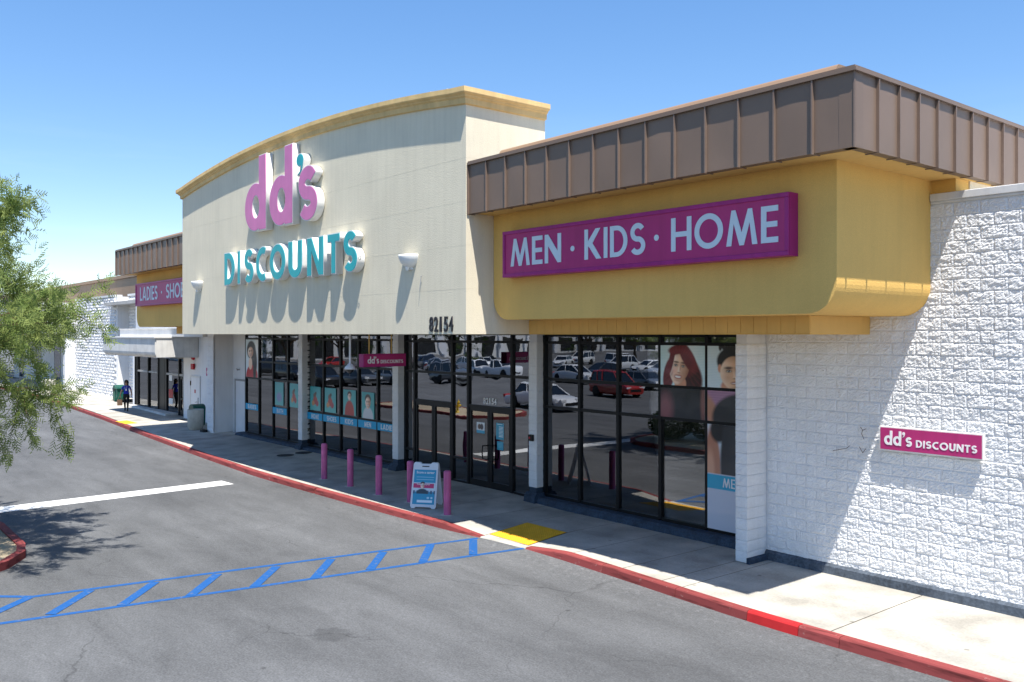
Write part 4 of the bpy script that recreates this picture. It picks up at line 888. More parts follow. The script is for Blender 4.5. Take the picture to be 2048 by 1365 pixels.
# folding sidewalk board
ab = empty('sidewalk_board', (-18.25, 12.3, .16), (0, 0, R(38)), label='white folding sidewalk board advertising a career, between bollards', cat='board')
def board(sign):
    mb = MB(); P = [(-.33,.06),(-.30,.0),(-.22,.0),(-.19,.035),(.19,.035),(.22,.0),(.30,.0),(.33,.06),(.32,1.08),(.29,1.12),(.15,1.12),(.12,1.08),(-.12,1.08),(-.15,1.12),(-.29,1.12),(-.32,1.08)]
    mb.prism(P, 'y', -.018, .018); o = bevel(obj('panel', mb, 'plasticwhite', ab), .006, 2); o.location = (0, -sign*.30, 0); o.rotation_euler = (R(-14.5)*sign, 0, R(180) if sign < 0 else 0)
    if sign < 0: o.rotation_euler = (R(14.5), 0, 0)
    return o
bf = board(1); bb = board(-1)
def p_career(U, V):
    img = blank(U, hexc('1f93b8')); img = put(img, ((V > .36) & (V < .62)).astype(float), hexc('cfdde4')); img = put(img, ((V > .47) & (V < .60) & (U < .93)).astype(float), hexc('c41f5c'))
    img = put(img, ((V > .30) & (V < .40)).astype(float)*np.clip(np.sin(U*40)*.5+.6, 0, 1), hexc('2d4a63'))
    img = put(img, ell(U, V, .42, .33, .26, .12, .1), hexc('20303c')); img = put(img, (V < .30).astype(float), hexc('1f93b8')); img = put(img, ell(U, V, .42, .60, .10, .055, .1), hexc('221a18')); img = face(img, U, V, .42, .53, .085, .085, 0)
    img = put(img, ((V > .05) & (V < .12) & (U > .2) & (U < .9)).astype(float), hexc('dfeaf0'))
    for r, a, b in ((.79, .12, .92), (.72, .12, .9)): img = put(img, ((np.abs(V-r) < .006) & (U > a) & (U < b)).astype(float), hexc('a9d6e6'))
    img = put(img, ell(U, V, .7, .19, .06, .03, .2)+ell(U, V, .86, .19, .05, .03, .2), hexc('b8dbe8')); return img
pp = obj('print', print_mesh(.56, .84, 56, 84, p_career, 'print'), parent=bf, loc=(-.28, -.022, .10))
obj('lettering', font_mesh('Score a career', .46, .062, .003, 'printwhite', 'lettering', .02), parent=bf, loc=(-.22, -.0235, .845), rot=FRONT)
obj('lettering', font_mesh('Totes  Styles', .34, .04, .003, 'printwhite', 'lettering', .02), parent=bf, loc=(-.20, -.0235, .56), rot=FRONT)
obj('grip', MB().box(-.09, .09, -.0215, -.0185, 1.01, 1.035), 'black', bf)
# white dome camera pendant from the soffit
pc = empty('pendant_camera', (-20.8, 11.59, 3.5), label='white pendant dome camera hanging left of the magenta blade sign', cat='camera')
obj('pole', MB().cyl((0,0,.12),(0,0,.905),.028,n=12), 'plasticwhite', pc); obj('hood', MB().lathe([(.03,.14),(.06,.12),(.13,.05),(.15,.0),(.14,-.02),(.0,-.02)], 20), 'plasticwhite', pc)
obj('dome', MB().lathe([(.11,-.02)]+[(.11*math.cos(a), -.02-.11*math.sin(a)) for a in (.4,.8,1.2,1.5)], 20), 'carglass', pc)
# card reader on the pier
cr = empty('door_intercom', (-16.98, 14.60, 1.72), label='small dark box fixed to the pier right of the entrance', cat='intercom'); obj('case', chbox(-.06,.1,-.05,.02,0,.16,.01), 'black', cr); obj('button', MB().cyl((.0,-.055,.08),(.0,-.045,.08),.03,n=12), 'redalarm', cr)
# thin hook rod on the parapet
hr = empty('wall_hook', (-16.30, 10.86, 5.35), label='thin wire hook on the cream wall right of the lamp', cat='hook'); obj('wire', MB().cyl((0,-.02,.33),(-.03,-.05,0),.006,n=6).cyl((0,-.02,.33),(.03,-.02,.33),.008,n=6), 'metal', hr)
# exterior fittings under the left wing
sp = empty('wall_spigot', (-36.48, 15.04, 2.9), label='small fitting on the white wall above the service door', cat='fitting'); obj('body', MB().cyl((0,0,0),(0,-.12,.02),.03,n=10).cyl((-.1,-.1,.04),(.1,-.13,-.02),.02,n=8), 'metal', sp)
for z, lb in ((3.30, 'upper red alarm bell on the white wall'), (2.83, 'lower red alarm strobe on the white wall')):
    t = empty('alarm_bell', (-43.25, 15.54, z), label=lb, cat='alarm', group='red alarms on the white wall'); obj('gong', MB().cyl((0,-.03,0),(0,-.12,0),.16,.12,16) if z > 3 else chbox(-.16,.16,-.12,-.03,-.14,.14,.02), 'redalarm', t); obj('base', MB().box(-.1,.1,-.03,0,-.12,.12), 'redalarm', t)

# bins
b1 = empty('litter_bin', (-39.07, 14.10, zs(-39, 14.1)), label='cream concrete litter bin against the white pier', cat='bin'); obj('body', MB().lathe([(0,0),(.27,0),(.29,.03),(.29,.05),(.33,.06),(.35,.86),(.34,.9),(.30,.9),(.29,.82),(0,.80)], 28), 'concrete2', b1)
def green_bin(x, y, lb):
    t = empty('wheeled_bin', (x, y, zs(x, y)), label=lb, cat='bin', group='green bins on the sidewalk')
    mb = MB(); P = [(-.26,.06),(.26,.06),(.30,.86)]+arc(0,.86,.30,.16,0,180,12)+[(-.30,.86)]; mb.prism(P, 'y', -.28, .28); bevel(obj('body', mb, 'green', t), .03, 2); obj('flap', MB().box(-.2,.2,-.285,-.281,.62,.82), 'black', t)
green_bin(-40.3, 14.62, 'green bin standing behind the cream concrete litter bin'); green_bin(-58.5, 16.3, 'green bin against the far white block wall')
rk = empty('bin_stand', (-57.6, 16.1, .2), label='dark green metal rack beside the far green bin', cat='rack'); mb = MB()
for x in (-.25, .25): mb.cyl((x,-.2,0),(x,-.2,.85),.02,n=6).cyl((x,.2,0),(x,.2,.85),.02,n=6).cyl((x,-.2,.85),(x,.2,.85),.02,n=6)
mb.box(-.3,.3,-.25,.25,.85,.9); obj('frame', mb, 'green', rk); obj('tub', MB().box(-.22,.22,-.18,.18,.3,.82), 'green', rk)
pl = empty('planter', (-70.7, 14.9, .15), label='cream cylindrical concrete planter half hidden by the tree', cat='planter'); obj('body', MB().lathe([(0,0),(.44,0),(.45,.03),(.45,.97),(.44,1.0),(.36,1.0),(.36,.9),(0,.9)], 28), 'concrete2', pl)
mb = MB().box(-.35,.35,-.12,.12,0,.07); obj('floor_mat', mb, 'black', loc=(-43.9, 15.2, .165), label='dark mat at the foot of the neighbouring entrance', cat='mat'); obj('wheel_stop', MB().box(-.2,.2,-.09,.09,0,.1), 'black', loc=(-37.95, 14.05, zs(-38, 14.05)), label='small black rubber block beside the concrete litter bin', cat='block')

# ------------------------------------------------------------------ neighbouring shops
nb = empty('neighbour_shop', (0, 0, 0), label='white neighbouring shop with grey stucco canopy and dark glass doors', cat='building')
def npart(name, mb, m, **k): return obj(name, mb, m, nb, **k)
npart('wall', MB().box(-44.75, -37.9, 15.55, 16.3, .1, 6.8), 'white_paint')
npart('wall', MB().box(-54.2, -44.75, 16.05, 16.4, 3.2, 6.8).box(-54.25, -53.75, 15.9, 16.3, .1, 3.3), 'white_paint')
npart('roof', MB().box(-63, -37.5, 16.6, 40, 6.3, 6.5), 'roofdeck')
nd = npart('alarm_door', MB().box(-43.62, -42.45, 15.51, 15.56, .22, 2.3), 'white_paint')
obj('frame', MB().box(-43.7,-43.62,15.495,15.55,.22,2.38).box(-42.45,-42.38,15.495,15.55,.22,2.38).box(-43.62,-42.45,15.495,15.55,2.3,2.38), 'white_stucco', nd)
for z in (.6, 1.9): obj('hinge', MB().cyl((-43.6,15.49,z),(-43.6,15.49,z+.22),.03,n=6), 'black', nd)
obj('handle', MB().cyl((-42.6,15.44,1.15),(-42.78,15.42,1.12),.02,n=6).box(-42.63,-42.57,15.48,15.51,.95,1.35), 'metal', nd); obj('notice', MB().box(-43.1,-42.95,15.5,15.508,1.55,1.72), 'redalarm', nd)
# canopy with curved underside
P = [(13.5, 4.22), (13.5, 3.55)]+[(13.5+.30*(1-math.cos(a)), 3.55-.25*math.sin(a)) for a in (.3,.6,.9,1.2,1.5)]+[(16.05, 3.28), (16.05, 4.22)]
cn = npart('canopy', MB().prism(P, 'x', -51.35, -42.67), 'stucco_grey')
obj('drip_edge', MB().box(-51.42, -42.60, 13.44, 15.55, 4.222, 4.29), 'white_stucco', cn); obj('upper_band', MB().box(-50.9, -38.6, 14.25, 15.54, 4.292, 4.66).box(-50.95, -38.55, 14.2, 15.54, 4.662, 4.70), 'white_stucco', cn)
obj('return_panel', MB().box(-42.668, -42.64, 13.56, 15.5, 3.32, 4.2), 'stucco_grey', cn)
# its storefront
sf = empty('storefront', (0,0,0)); sf.parent = nb
for x in (-53.6, -53.2, -51.25, -49.55): obj('mullion', MB().box(x-.06, x+.06, 15.82, 15.98, .3, 3.12), 'frame', sf)
obj('mullion', MB().box(-49.45, -48.55, 15.86, 15.99, .2, 3.12), 'frame', sf); obj('mullion', MB().box(-48.45, -48.2, 15.84, 15.98, .2, 3.12), 'frame', sf)
for a, b in ((-53.2,-51.25), (-51.25,-49.55)):
    obj('transom', MB().box(a+.06, b-.06, 15.84, 15.96, 2.27, 2.36), 'framelt', sf); obj('sill', MB().box(a+.06, b-.06, 15.8, 15.96, .25, .37), 'frame', sf)
    for z0, z1 in ((.37, 2.27), (2.36, 3.12)): obj('pane', MB().box(a+.05, b-.05, 15.9, 15.91, z0, z1), 'glass', sf)
obj('transom', MB().box(-48.2, -45.2, 15.84, 15.96, 2.25, 2.36), 'framelt', sf)
for a, b in ((-48.2,-46.3), (-46.3,-45.2)): obj('pane', MB().box(a+.05, b-.05, 15.9, 15.91, 2.36, 3.12), 'glass', sf)
for x in (-46.3, -45.1): obj('mullion', MB().box(x-.07, x+.07, 15.83, 15.97, .2, 3.12), 'frame', sf)
obj('pane', MB().box(-48.15, -46.37, 15.9, 15.91, .3, 2.25), 'glass', sf); obj('mullion', MB().box(-44.95, -44.76, 15.6, 16.0, .2, 3.14), 'frame', sf)
dr = obj('door', MB().box(-46.22,-46.08,15.86,15.94,.2,2.22).box(-45.3,-45.18,15.86,15.94,.2,2.22).box(-46.08,-45.3,15.86,15.94,.2,.5).box(-46.08,-45.3,15.86,15.94,2.1,2.22).box(-46.08,-45.3,15.84,15.88,1.05,1.12), 'frame', nb); obj('pane', MB().box(-46.1,-45.28,15.9,15.91,.5,2.1), 'glass', dr)
npart('step', MB().prism([(-53.6,15.5),(-46.4,15.2),(-46.4,15.85),(-53.6,15.85)], 'z', .1, .33), 'stucco_grey'); npart('room', MB().box(-53.7,-44.8,18.2,18.3,.1,3.3).box(-53.7,-44.8,16.0,18.2,.1,.2).box(-53.7,-44.8,16.0,18.2,3.2,3.25), 'interior')
for x0,z0,w,h,m,lb in ((-47.9,1.95,.45,.3,'printwhite','white paper notice on the neighbouring shop glass'),(-47.95,1.05,.6,.45,'redalarm','red notice on the neighbouring shop glass'),(-47.95,.72,.6,.3,'printwhite','white sheet under the red notice on the neighbouring glass')):
    obj('notice', MB().box(0,w,-.006,0,0,h), m, loc=(x0,15.895,z0), label=lb, cat='notice', group='notices on the neighbouring shop glass')
# far split-face walls, joined relief because each block is only a few pixels
fw = empty('far_block_wall', (-67, 17.2, 0), label='far white split-face block wall beyond the grey canopy', cat='wall')
def relief(x0, x1, y, z0, z1, seed, label=None):
    mb = MB(); ms = [block_mesh(BW*1.0-GP, BH-GP, seed+i, .15, nx=5, nz_=3, name='b') for i in range(6)]; c_ = 0; z = z0
    while z < z1-BH:
        x = x0 if c_ % 2 else x0-BW/2
        while x < x1:
            me = ms[random.randrange(6)]; mb.add([(v.co.x+x+67, v.co.y+y-17.2, v.co.z+z) for v in me.vertices], [tuple(p.vertices) for p in me.polygons]); x += BW
        z += BH; c_ += 1
    o = obj('block_face', mb, 'white_block', fw); o['kind'] = 'stuff'; obj('core', MB().box(x0+67-.1, x1+67+.1, y-17.2+.02, y-17.2+.4, z0, z1), 'mortar', fw); obj('coping', MB().box(x0+67-.15, x1+67+.02, y-17.2-.12, y-17.2+.45, z1, z1+.14), 'coping', fw)
relief(-72.4, -62.5, 17.2, .15, 6.9, 600); relief(-62.0, -54.3, 18.0, .15, 6.95, 620)
obj('return_wall', MB().box(4.6, 5.0, .0, .9, .15, 6.9), 'white_block', fw)
mt = empty('wall_meter', (-57.9, 17.85, 1.0), label='small grey pipe fitting on the far block wall', cat='fitting'); obj('pipe', MB().cyl((0,0,0),(0,-.12,0),.08,n=10).cyl((0,-.1,-.8),(0,-.1,.35),.04,n=8), 'metal', mt)
fs = empty('far_shop', (0,0,0), label='far shop with white overhang, grey framed doors and tan metal roof', cat='building')
P = arc(-72.0-.5, 4.8+.5, .5, .5, 0, -90, 8)
obj('overhang', MB().prism([(-72.0, 6.75)]+P+[(-115, 4.8),(-115, 6.75)], 'y', 13.6, 17.6), 'white_stucco', fs); obj('soffit_band', MB().box(-115, -72.6, 14.3, 17.6, 4.45, 4.79), 'white_stucco', fs)
obj('roof', MB().box(-115, -72, 17.7, 40, 6.4, 6.6), 'roofdeck', fs); obj('side_wall', MB().box(-73.1, -72.45, 16.4, 18, .15, 4.46), 'white_paint', fs)
obj('room', MB().box(-110, -73, 21, 21.1, .1, 4.5).box(-110, -73, 18, 21, .1, .16), 'interior', fs)
for i in range(11):
    x = -73.6-i*2.4
    if i % 3: obj('infill_panel', MB().box(x-2.33, x+.07, 17.95, 18.1, .16, 4.46), 'white_stucco', fs); continue
    obj('mullion', MB().box(x-.07, x+.07, 17.9, 18.05, .16, 4.46), 'framelt', fs)
    w = obj('window', MB().box(x-2.33, x-.07, 17.93, 18.03, 1.2, 1.28).box(x-2.33, x-.07, 17.93, 18.03, .16, .3).box(x-2.33, x-.07, 17.93, 18.03, 3.0, 3.08), 'framelt', fs); obj('pane', MB().box(x-2.33, x-.07, 17.97, 17.98, .3, 4.44), 'glass', w)
# tan metal parapet above
rp = obj('tan_parapet', MB().box(-120, -40, 20.06, 20.6, 7.0, 8.62).box(-120, -40, 19.9, 20.7, 8.62, 8.86), 'brownfar', fs)
for i in range(44):
    x = -118+i*1.75; obj('panel', MB().box(x+.012, x+1.738, 20.02, 20.055, 7.0, 8.6), 'brownfar', rp)

# ------------------------------------------------------------------ trees
def tube(mb, pts, rad, n=7):
    rings = []
    for i, p in enumerate(pts):
        d = (pts[min(i+1, len(pts)-1)]-pts[max(i-1, 0)]).normalized(); a = d.orthogonal().normalized(); b = d.cross(a)
        rings.append([p+(a*math.cos(2*math.pi*k/n)+b*math.sin(2*math.pi*k/n))*rad[i] for k in range(n)])
    v = [q for r in rings for q in r]; mb.add(v, [(i*n+k, i*n+(k+1) % n, (i+1)*n+(k+1) % n, (i+1)*n+k) for i in range(len(pts)-1) for k in range(n)], 0, True)
def make_tree(seed, H=7.4, spread=3.1, nl=6, sprays=7000, leaf=1.0, mesh_name='crown', m=8):
    rd = random.Random(seed); mb = MB(); tips = []
    def limb(p, d, L, r, lev):
        n = 5; pts = [p]; rr = [r]; dd = d.copy()
        for i in range(n):
            dd = (dd+Vector((rd.gauss(0,.15), rd.gauss(0,.15), rd.gauss(0,.10)-(.035 if lev > 2 else -.02)*(i+1)/2))).normalized(); p = p+dd*L/n; pts.append(p); rr.append(r*(1-.62*(i+1)/n))
        tube(mb, pts, rr, 7 if lev < 2 else 5)
        if lev >= 2:
            for i in range(1, n+1): tips.append((pts[i], (pts[i]-pts[i-1]).normalized(), lev))
        if lev < 4:
            for k in range(rd.choice((3,4,5)) if lev < 3 else 4):
                i = rd.randint(2, n); side_ = Vector((rd.gauss(0,1), rd.gauss(0,1), rd.gauss(.12,.5))).normalized(); nd_ = (dd*.65+side_*.75).normalized(); limb(pts[i], nd_, L*rd.uniform(.55,.78), rr[i]*.72, lev+1)
    base = Vector((0,0,0)); tp = [base, Vector((.03,.02,.6)), Vector((-.04,.05,1.3)), Vector((.05,.0,2.0))]; tube(mb, tp, [.19,.15,.13,.12], 10)
    for i in range(nl):
        a = 2*math.pi*i/nl+rd.uniform(-.3,.3); e = rd.uniform(.55, 1.35); limb(tp[-1]-Vector((0,0,rd.uniform(0,.3))), Vector((math.cos(a)*math.cos(e), math.sin(a)*math.cos(e), math.sin(e))), spread*rd.uniform(.75,1.05), .085, 1)
    r = np.random.default_rng(seed); idx = r.integers(0, len(tips), sprays)
    T = np.array([t[0][:] for t in tips])[idx]; D = np.array([t[1][:] for t in tips])[idx]
    T = T+r.normal(0, .07, T.shape); D = D+r.normal(0, .55, D.shape)-np.array([0,0,.12]); D /= np.linalg.norm(D, axis=1, keepdims=True)
    A = np.cross(D, r.normal(0, 1, D.shape)); A /= np.linalg.norm(A, axis=1, keepdims=True); B = np.cross(D, A)
    L = r.uniform(.16, .32, (sprays, 1))*leaf; V = []
    for k in range(m):
        t = (k+.5)/m; sgn = 1 if k % 2 else -1; base_ = T+D*L*t; ln = L*(.42*(1-.55*t)); dr_ = A*sgn*.8+D*.65+B*r.normal(0, .22, (sprays, 1)); tip = base_+dr_*ln; wv = (D*.5-A*sgn*.5+B*.4)*.011*leaf
        V.append(np.stack([base_-wv, base_+wv, tip+wv*.7, tip-wv*.7], 1))
    V = np.concatenate(V, 0).reshape(-1, 3); nf = len(V)//4
    me = bpy.data.meshes.new(mesh_name); me.vertices.add(len(V)); me.vertices.foreach_set('co', V.astype(np.float32).ravel()); me.loops.add(nf*4); me.loops.foreach_set('vertex_index', np.arange(nf*4, dtype=np.int32)); me.polygons.add(nf); me.polygons.foreach_set('loop_start', np.arange(0, nf*4, 4, dtype=np.int32)); me.update(calc_edges=True)
    return mb.mesh('trunk', 'bark'), me
tk, cw_ = make_tree(12, nl=10, sprays=42000, leaf=.9, m=9); cw_.materials.append(M['leaf'])
tree = empty('feathery_tree', (-21.1, -.1, .12), (0, 0, R(310)), label='feathery green desert tree leaning in at the left edge', cat='tree'); tree.scale = (1.05, 1.05, 1.33); obj('trunk', tk, parent=tree); obj('crown', cw_, parent=tree)
tk2, cw2 = make_tree(9, sprays=4000, leaf=2.0); cw2.materials.append(M['leaf2'])
for i, (x, y, s_) in enumerate(((-107,-48,1.5),(-130,-98,1.6),(-99,-17,1.3),(-112,-31,1.5),(-84,-62,1.3))):
    lb = ('shade tree far out in the lot behind the white cars', 'distant tree in front of the far white building', 'shade tree above the red car in the lot', 'leafy tree at the far edge of the lot', 'tree between the parked rows far behind')[i]
    t = empty('shade_tree', (x, y, 0), (0, 0, i*1.3), label=lb, cat='tree', group='trees out in the parking lot'); t.scale = (s_, s_, s_); obj('trunk', tk2, parent=t); obj('crown', cw2, parent=t)
def shrub(x, y, r_, h, seed, lb):
    r = np.random.default_rng(seed); n = 4200; d = r.normal(0, 1, (n, 3)); d /= np.linalg.norm(d, axis=1, keepdims=True); q = r.uniform(.35, 1, (n, 1))**.5; Pn = d*q*np.array([r_, r_, h/2])+np.array([0,0,h/2]); Pn[:,2] = np.abs(Pn[:,2])
    mb = MB()
    for p in Pn:
        a = Vector(r.normal(0,1,3)).normalized()*.12; b = a.orthogonal().normalized()*.035; p = Vector(p); mb.add([p-b, p+a*.5, p+b, p-a*.5], [(0,1,2,3)])
    t = empty('shrub', (x, y, .12), label=lb, cat='shrub', group='shrubs on the planting islands'); obj('foliage', mb, 'leaf2', t); st = MB()
    for k in range(5): st.cyl((0,0,0), (math.cos(k*1.3)*r_*.5, math.sin(k*1.3)*r_*.5, h*.6), .02, .008, 5)
    obj('stems', st, 'bark', t)
shrub(-23.6, 2.0, .9, 1.3, 3, 'round green shrub near the rounded end of the left island'); shrub(-22.0, 1.3, 1.1, 1.5, 4, 'larger green shrub beneath the feathery tree')

# ------------------------------------------------------------------ yellow hydrant
hy = empty('fire_hydrant', (-39.6, 1.0, .12), label='yellow fire hydrant on the red kerbed sand island', cat='hydrant')
obj('barrel', MB().lathe([(.14,0),(.14,.04),(.085,.05),(.08,.5),(.10,.52),(.10,.56),(.08,.62),(.03,.68),(.03,.72),(0,.72)], 16), 'yellowpaint', hy)
for a in (0, math.pi, -math.pi/2): obj('outlet', MB().cyl((0,0,.4),(.16*math.cos(a),.16*math.sin(a),.4),.05,n=10), 'yellowpaint', hy)

# ------------------------------------------------------------------ cars out in the lot (seen in the window reflections)
def car_parts(kind):
    L, Wd = {'sedan': (4.75,1.82), 'suv': (4.65,1.88), 'pickup': (5.5,1.95), 'van': (5.1,1.98)}[kind]; hl = L/2
    if kind == 'sedan': st = [(-hl,.62,.80,.78),(-hl+.12,.85,.90,.93),(-1.6,.97,.91,1.0),(-.8,.98,.90,1.0),(.6,.97,.90,1.0),(1.2,.93,.90,1.0),(1.9,.82,.90,.97),(hl-.15,.70,.88,.88),(hl,.58,.80,.74)]; cab = [(-1.75,-1.15,.35,1.25),1.45]
    elif kind == 'suv': st = [(-hl,.80,.86,.85),(-hl+.1,1.02,.92,.95),(-1.4,1.06,.93,1.0),(0,1.06,.93,1.0),(.9,1.04,.93,1.0),(1.3,1.02,.93,1.0),(1.9,.94,.92,.97),(hl-.12,.84,.88,.9),(hl,.66,.82,.78)]; cab = [(-2.22,-1.95,.35,1.2),1.72]
    elif kind == 'pickup': st = [(-hl,1.0,.95,.97),(-hl+.05,1.08,.96,1.0),(-.9,1.10,.96,1.0),(-.8,1.10,.96,1.0),(.7,1.10,.96,1.0),(1.3,1.12,.96,1.0),(2.2,1.06,.95,.98),(hl-.1,.98,.93,.94),(hl,.75,.9,.86)]; cab = [(-.85,-.65,.45,1.25),1.85]
    else: st = [(-hl,.85,.9,.88),(-hl+.08,1.02,.93,.97),(-1.5,1.05,.94,1.0),(.2,1.05,.94,1.0),(1.2,1.03,.93,1.0),(1.5,1.0,.93,1.0),(2.0,.92,.92,.96),(hl-.12,.8,.88,.88),(hl,.62,.82,.76)]; cab = [(-2.45,-2.25,.7,1.65),1.76]
    mb = MB(); R_ = []
    for x, zt, wlow, wt in st:
        h = Wd/2*wt; R_.append([(x,-h*.86,.24),(x,-h*.98,.36),(x,-h,.58),(x,-h*.985,zt-.16),(x,-h*.93,zt-.04),(x,-h*.6,zt+.015),(x,h*.6,zt+.015),(x,h*.93,zt-.04),(x,h*.985,zt-.16),(x,h,.58),(x,h*.98,.36),(x,h*.86,.24)])
    k = 12; v = [p for r in R_ for p in r]; mb.add(v, [(i*k+j, (i+1)*k+j, (i+1)*k+(j+1) % k, i*k+(j+1) % k) for i in range(len(R_)-1) for j in range(k)]+[tuple(range(k)), tuple(range((len(R_)-1)*k+k-1, (len(R_)-1)*k-1, -1))], 0, True)
    (a, b, c, d), zr = cab; zb = 1.0 if kind == 'pickup' else (.9 if kind == 'sedan' else .98); wb_, wt_ = Wd/2*.90, Wd/2*.70
    gl = MB(); gl.add([(a,-wb_,zb),(d,-wb_,zb),(d,wb_,zb),(a,wb_,zb),(b,-wt_,zr),(c,-wt_,zr),(c,wt_,zr),(b,wt_,zr)], [(0,1,5,4),(1,2,6,5),(2,3,7,6),(3,0,4,7),(4,5,6,7)])
    rf = MB(); rf.add([(b-.05,-wt_-.03,zr-.02),(c+.08,-wt_-.03,zr-.04),(c+.08,wt_+.03,zr-.04),(b-.05,wt_+.03,zr-.02),(b+.1,-wt_*.85,zr+.05),(c-.1,-wt_*.85,zr+.05),(c-.1,wt_*.85,zr+.05),(b+.1,wt_*.85,zr+.05)], [(0,1,5,4),(1,2,6,5),(2,3,7,6),(3,0,4,7),(4,5,6,7),(0,3,2,1)])
    for s_ in (-1, 1):
        for (xa, xt) in ((a, b), (d, c), ((a+d)/2-.1, (b+c)/2-.1))+((((a*.6+d*.4)-.35, (b*.65+c*.35)-.3),) if kind in ('suv', 'van') else ()): rf.cyl((xa, s_*(wb_+.006), zb), (xt, s_*(wt_+.012), zr), .045, .04, 6)
    dk = MB(); wh = MB(); rim = MB(); xw = L*.29
    for sx in (-1, 1):
        for sy in (-1, 1):
            dk.cyl((sx*xw, sy*(Wd/2-.3), .36), (sx*xw, sy*(Wd/2+.006), .36), .40, n=18); 
    tyre = MB(); tyre.add([], []); pr2 = [(.2,-.11),(.30,-.115),(.335,-.09),(.34,0),(.335,.09),(.30,.115),(.2,.11)]; tyre.lathe(pr2, 20); rim.lathe([(0,.06),(.05,.075),(.09,.06),(.19,.10),(.21,.105),(.21,-.05),(0,-.05)], 20)
    hl_ = MB(); tl_ = MB()
    for s_ in (-1, 1): hl_.box(hl-.22, hl-.02, s_*Wd*.32-.2, s_*Wd*.32+.2, .62, .76); tl_.box(-hl-.012, -hl+.14, s_*Wd*.36-.16, s_*Wd*.36+.16, .70, .90)
    gr = MB(); gr.box(hl-.1, hl+.012, -.5, .5, .42, .58); bp_ = MB(); bp_.box(-hl-.016, -hl+.1, -.3, .3, .48, .62)
    bme = mb.mesh('body', 'black'); bme.set_sharp_from_angle(angle=R(24))
    return dict(body=bme, window=gl.mesh('window','carglass'), roof=rf.mesh('roof','black'), wheel_well=dk.mesh('wheel_well','black'), tyre=tyre.mesh('tyre','black'), rim=rim.mesh('rim','metal'), headlight=hl_.mesh('headlight','printwhite'), taillight=tl_.mesh('taillight','redalarm'), grille=gr.mesh('grille','black'), plate=bp_.mesh('number_plate','printwhite'), xw=xw, hw=Wd/2)
PT = {k: paint('paint_'+k, c, m_) for k, (c, m_) in {'white': ((.78,.79,.80),0), 'silver': ((.50,.51,.53),.5), 'grey': ((.16,.165,.17),.4), 'black': ((.012,.012,.014),.2), 'red': ((.42,.018,.012),.1), 'blue': ((.02,.04,.09),.3)}.items()}
KP = {k: car_parts(k) for k in ('sedan','suv','pickup','van')}; BODY = {}
def car(kind, col, x, y, rz, lb):
    K = KP[kind]; t = empty('parked_car', (x, y, 0), (0,0,R(rz)), label=lb, cat='car', group='cars parked in the lot')
    for nm in ('body','roof'):
        if (kind, col, nm) not in BODY: me = K[nm].copy(); me.materials[0] = PT[col]; BODY[(kind, col, nm)] = me
        o = obj(nm, BODY[(kind, col, nm)], parent=t)
    for nm in ('window','wheel_well','headlight','taillight','grille','plate'): obj('number_plate' if nm == 'plate' else nm, K[nm], parent=t)
    for sx in (-1,1):
        for sy in (-1,1):
            w = obj('tyre', K['tyre'], parent=t, loc=(sx*K['xw'], sy*(K['hw']-.10), .34), rot=(R(-90*sy),0,0)); obj('rim', K['rim'], parent=w)
for a in (('sedan','white',-38.6,-4.2,0,'white sedan parked nearest the hydrant island'),('suv','red',-43.5,-15.5,10,'red sport utility behind the nearest white sedan'),('sedan','grey',-47,-22.5,10,'low grey sedan behind the red sport utility'),('suv','white',-72,-46,95,'white sport utility next to the near white sedan'),('sedan','silver',-60,-40,95,'silver sedan beyond the black car'),('suv','white',-93,-42,20,'white sport utility among the far blue cars'),('sedan','white',-58,-25,0,'white sedan alone in the middle row'),('sedan','black',-60.9,-31.5,90,'black car with its tail to the row of white cars'),('sedan','white',-66,-44.8,100,'white sedan at the near end of the white row'),('van','white',-77.8,-52.5,-80,'white minivan in the far row'),('sedan','white',-83.6,-47,60,'white sedan left of the minivan row'),('suv','white',-89.5,-56,75,'white sport utility in the far row'),('sedan','white',-85.5,-60,75,'white sedan at the back of the far row'),('pickup','white',-71,-27.2,0,'white pickup facing the store'),('suv','white',-77,-28.6,15,'white sport utility left of the pickup'),('sedan','silver',-84.5,-29,10,'silver sedan behind the white sport utility'),('sedan','blue',-98.5,-36.5,20,'dark blue sedan far out in the lot'),('suv','black',-101,-49,30,'black sport utility under the far tree'),('suv','black',-67.5,-5.0,0,'black sport utility facing the storefront'),('sedan','grey',-67.0,-8.4,0,'grey sedan beside the black sport utility'),('sedan','red',-106.5,-27,70,'red sedan in the distance'),('pickup','black',-92,-11,80,'dark pickup truck at the far left of the lot'),('suv','black',-79,-8,0,'black car two rows behind the grey sedan'),('sedan','silver',-66.8,-11.6,0,'silver sedan next to the grey sedan'),('suv','grey',-67,-18,0,'grey sport utility at the end of the front row')): car(*a)
fb = empty('far_building', (-146, -80, 0), label='long white commercial building across the parking lot', cat='building'); obj('wall', MB().box(-10,0,-60,60,0,8), 'white_stucco', fb); obj('roof', MB().box(-10.5,.6,-60.5,60.5,8,8.7), 'brownfar', fb)
for i in range(16): obj('window', MB().box(-.1,.06,-57+i*7.4,-53+i*7.4,.4,3.6), 'carglass', fb); obj('column', MB().box(.1,.7,-59+i*7.4,-58.2+i*7.4,0,5), 'white_paint', fb)

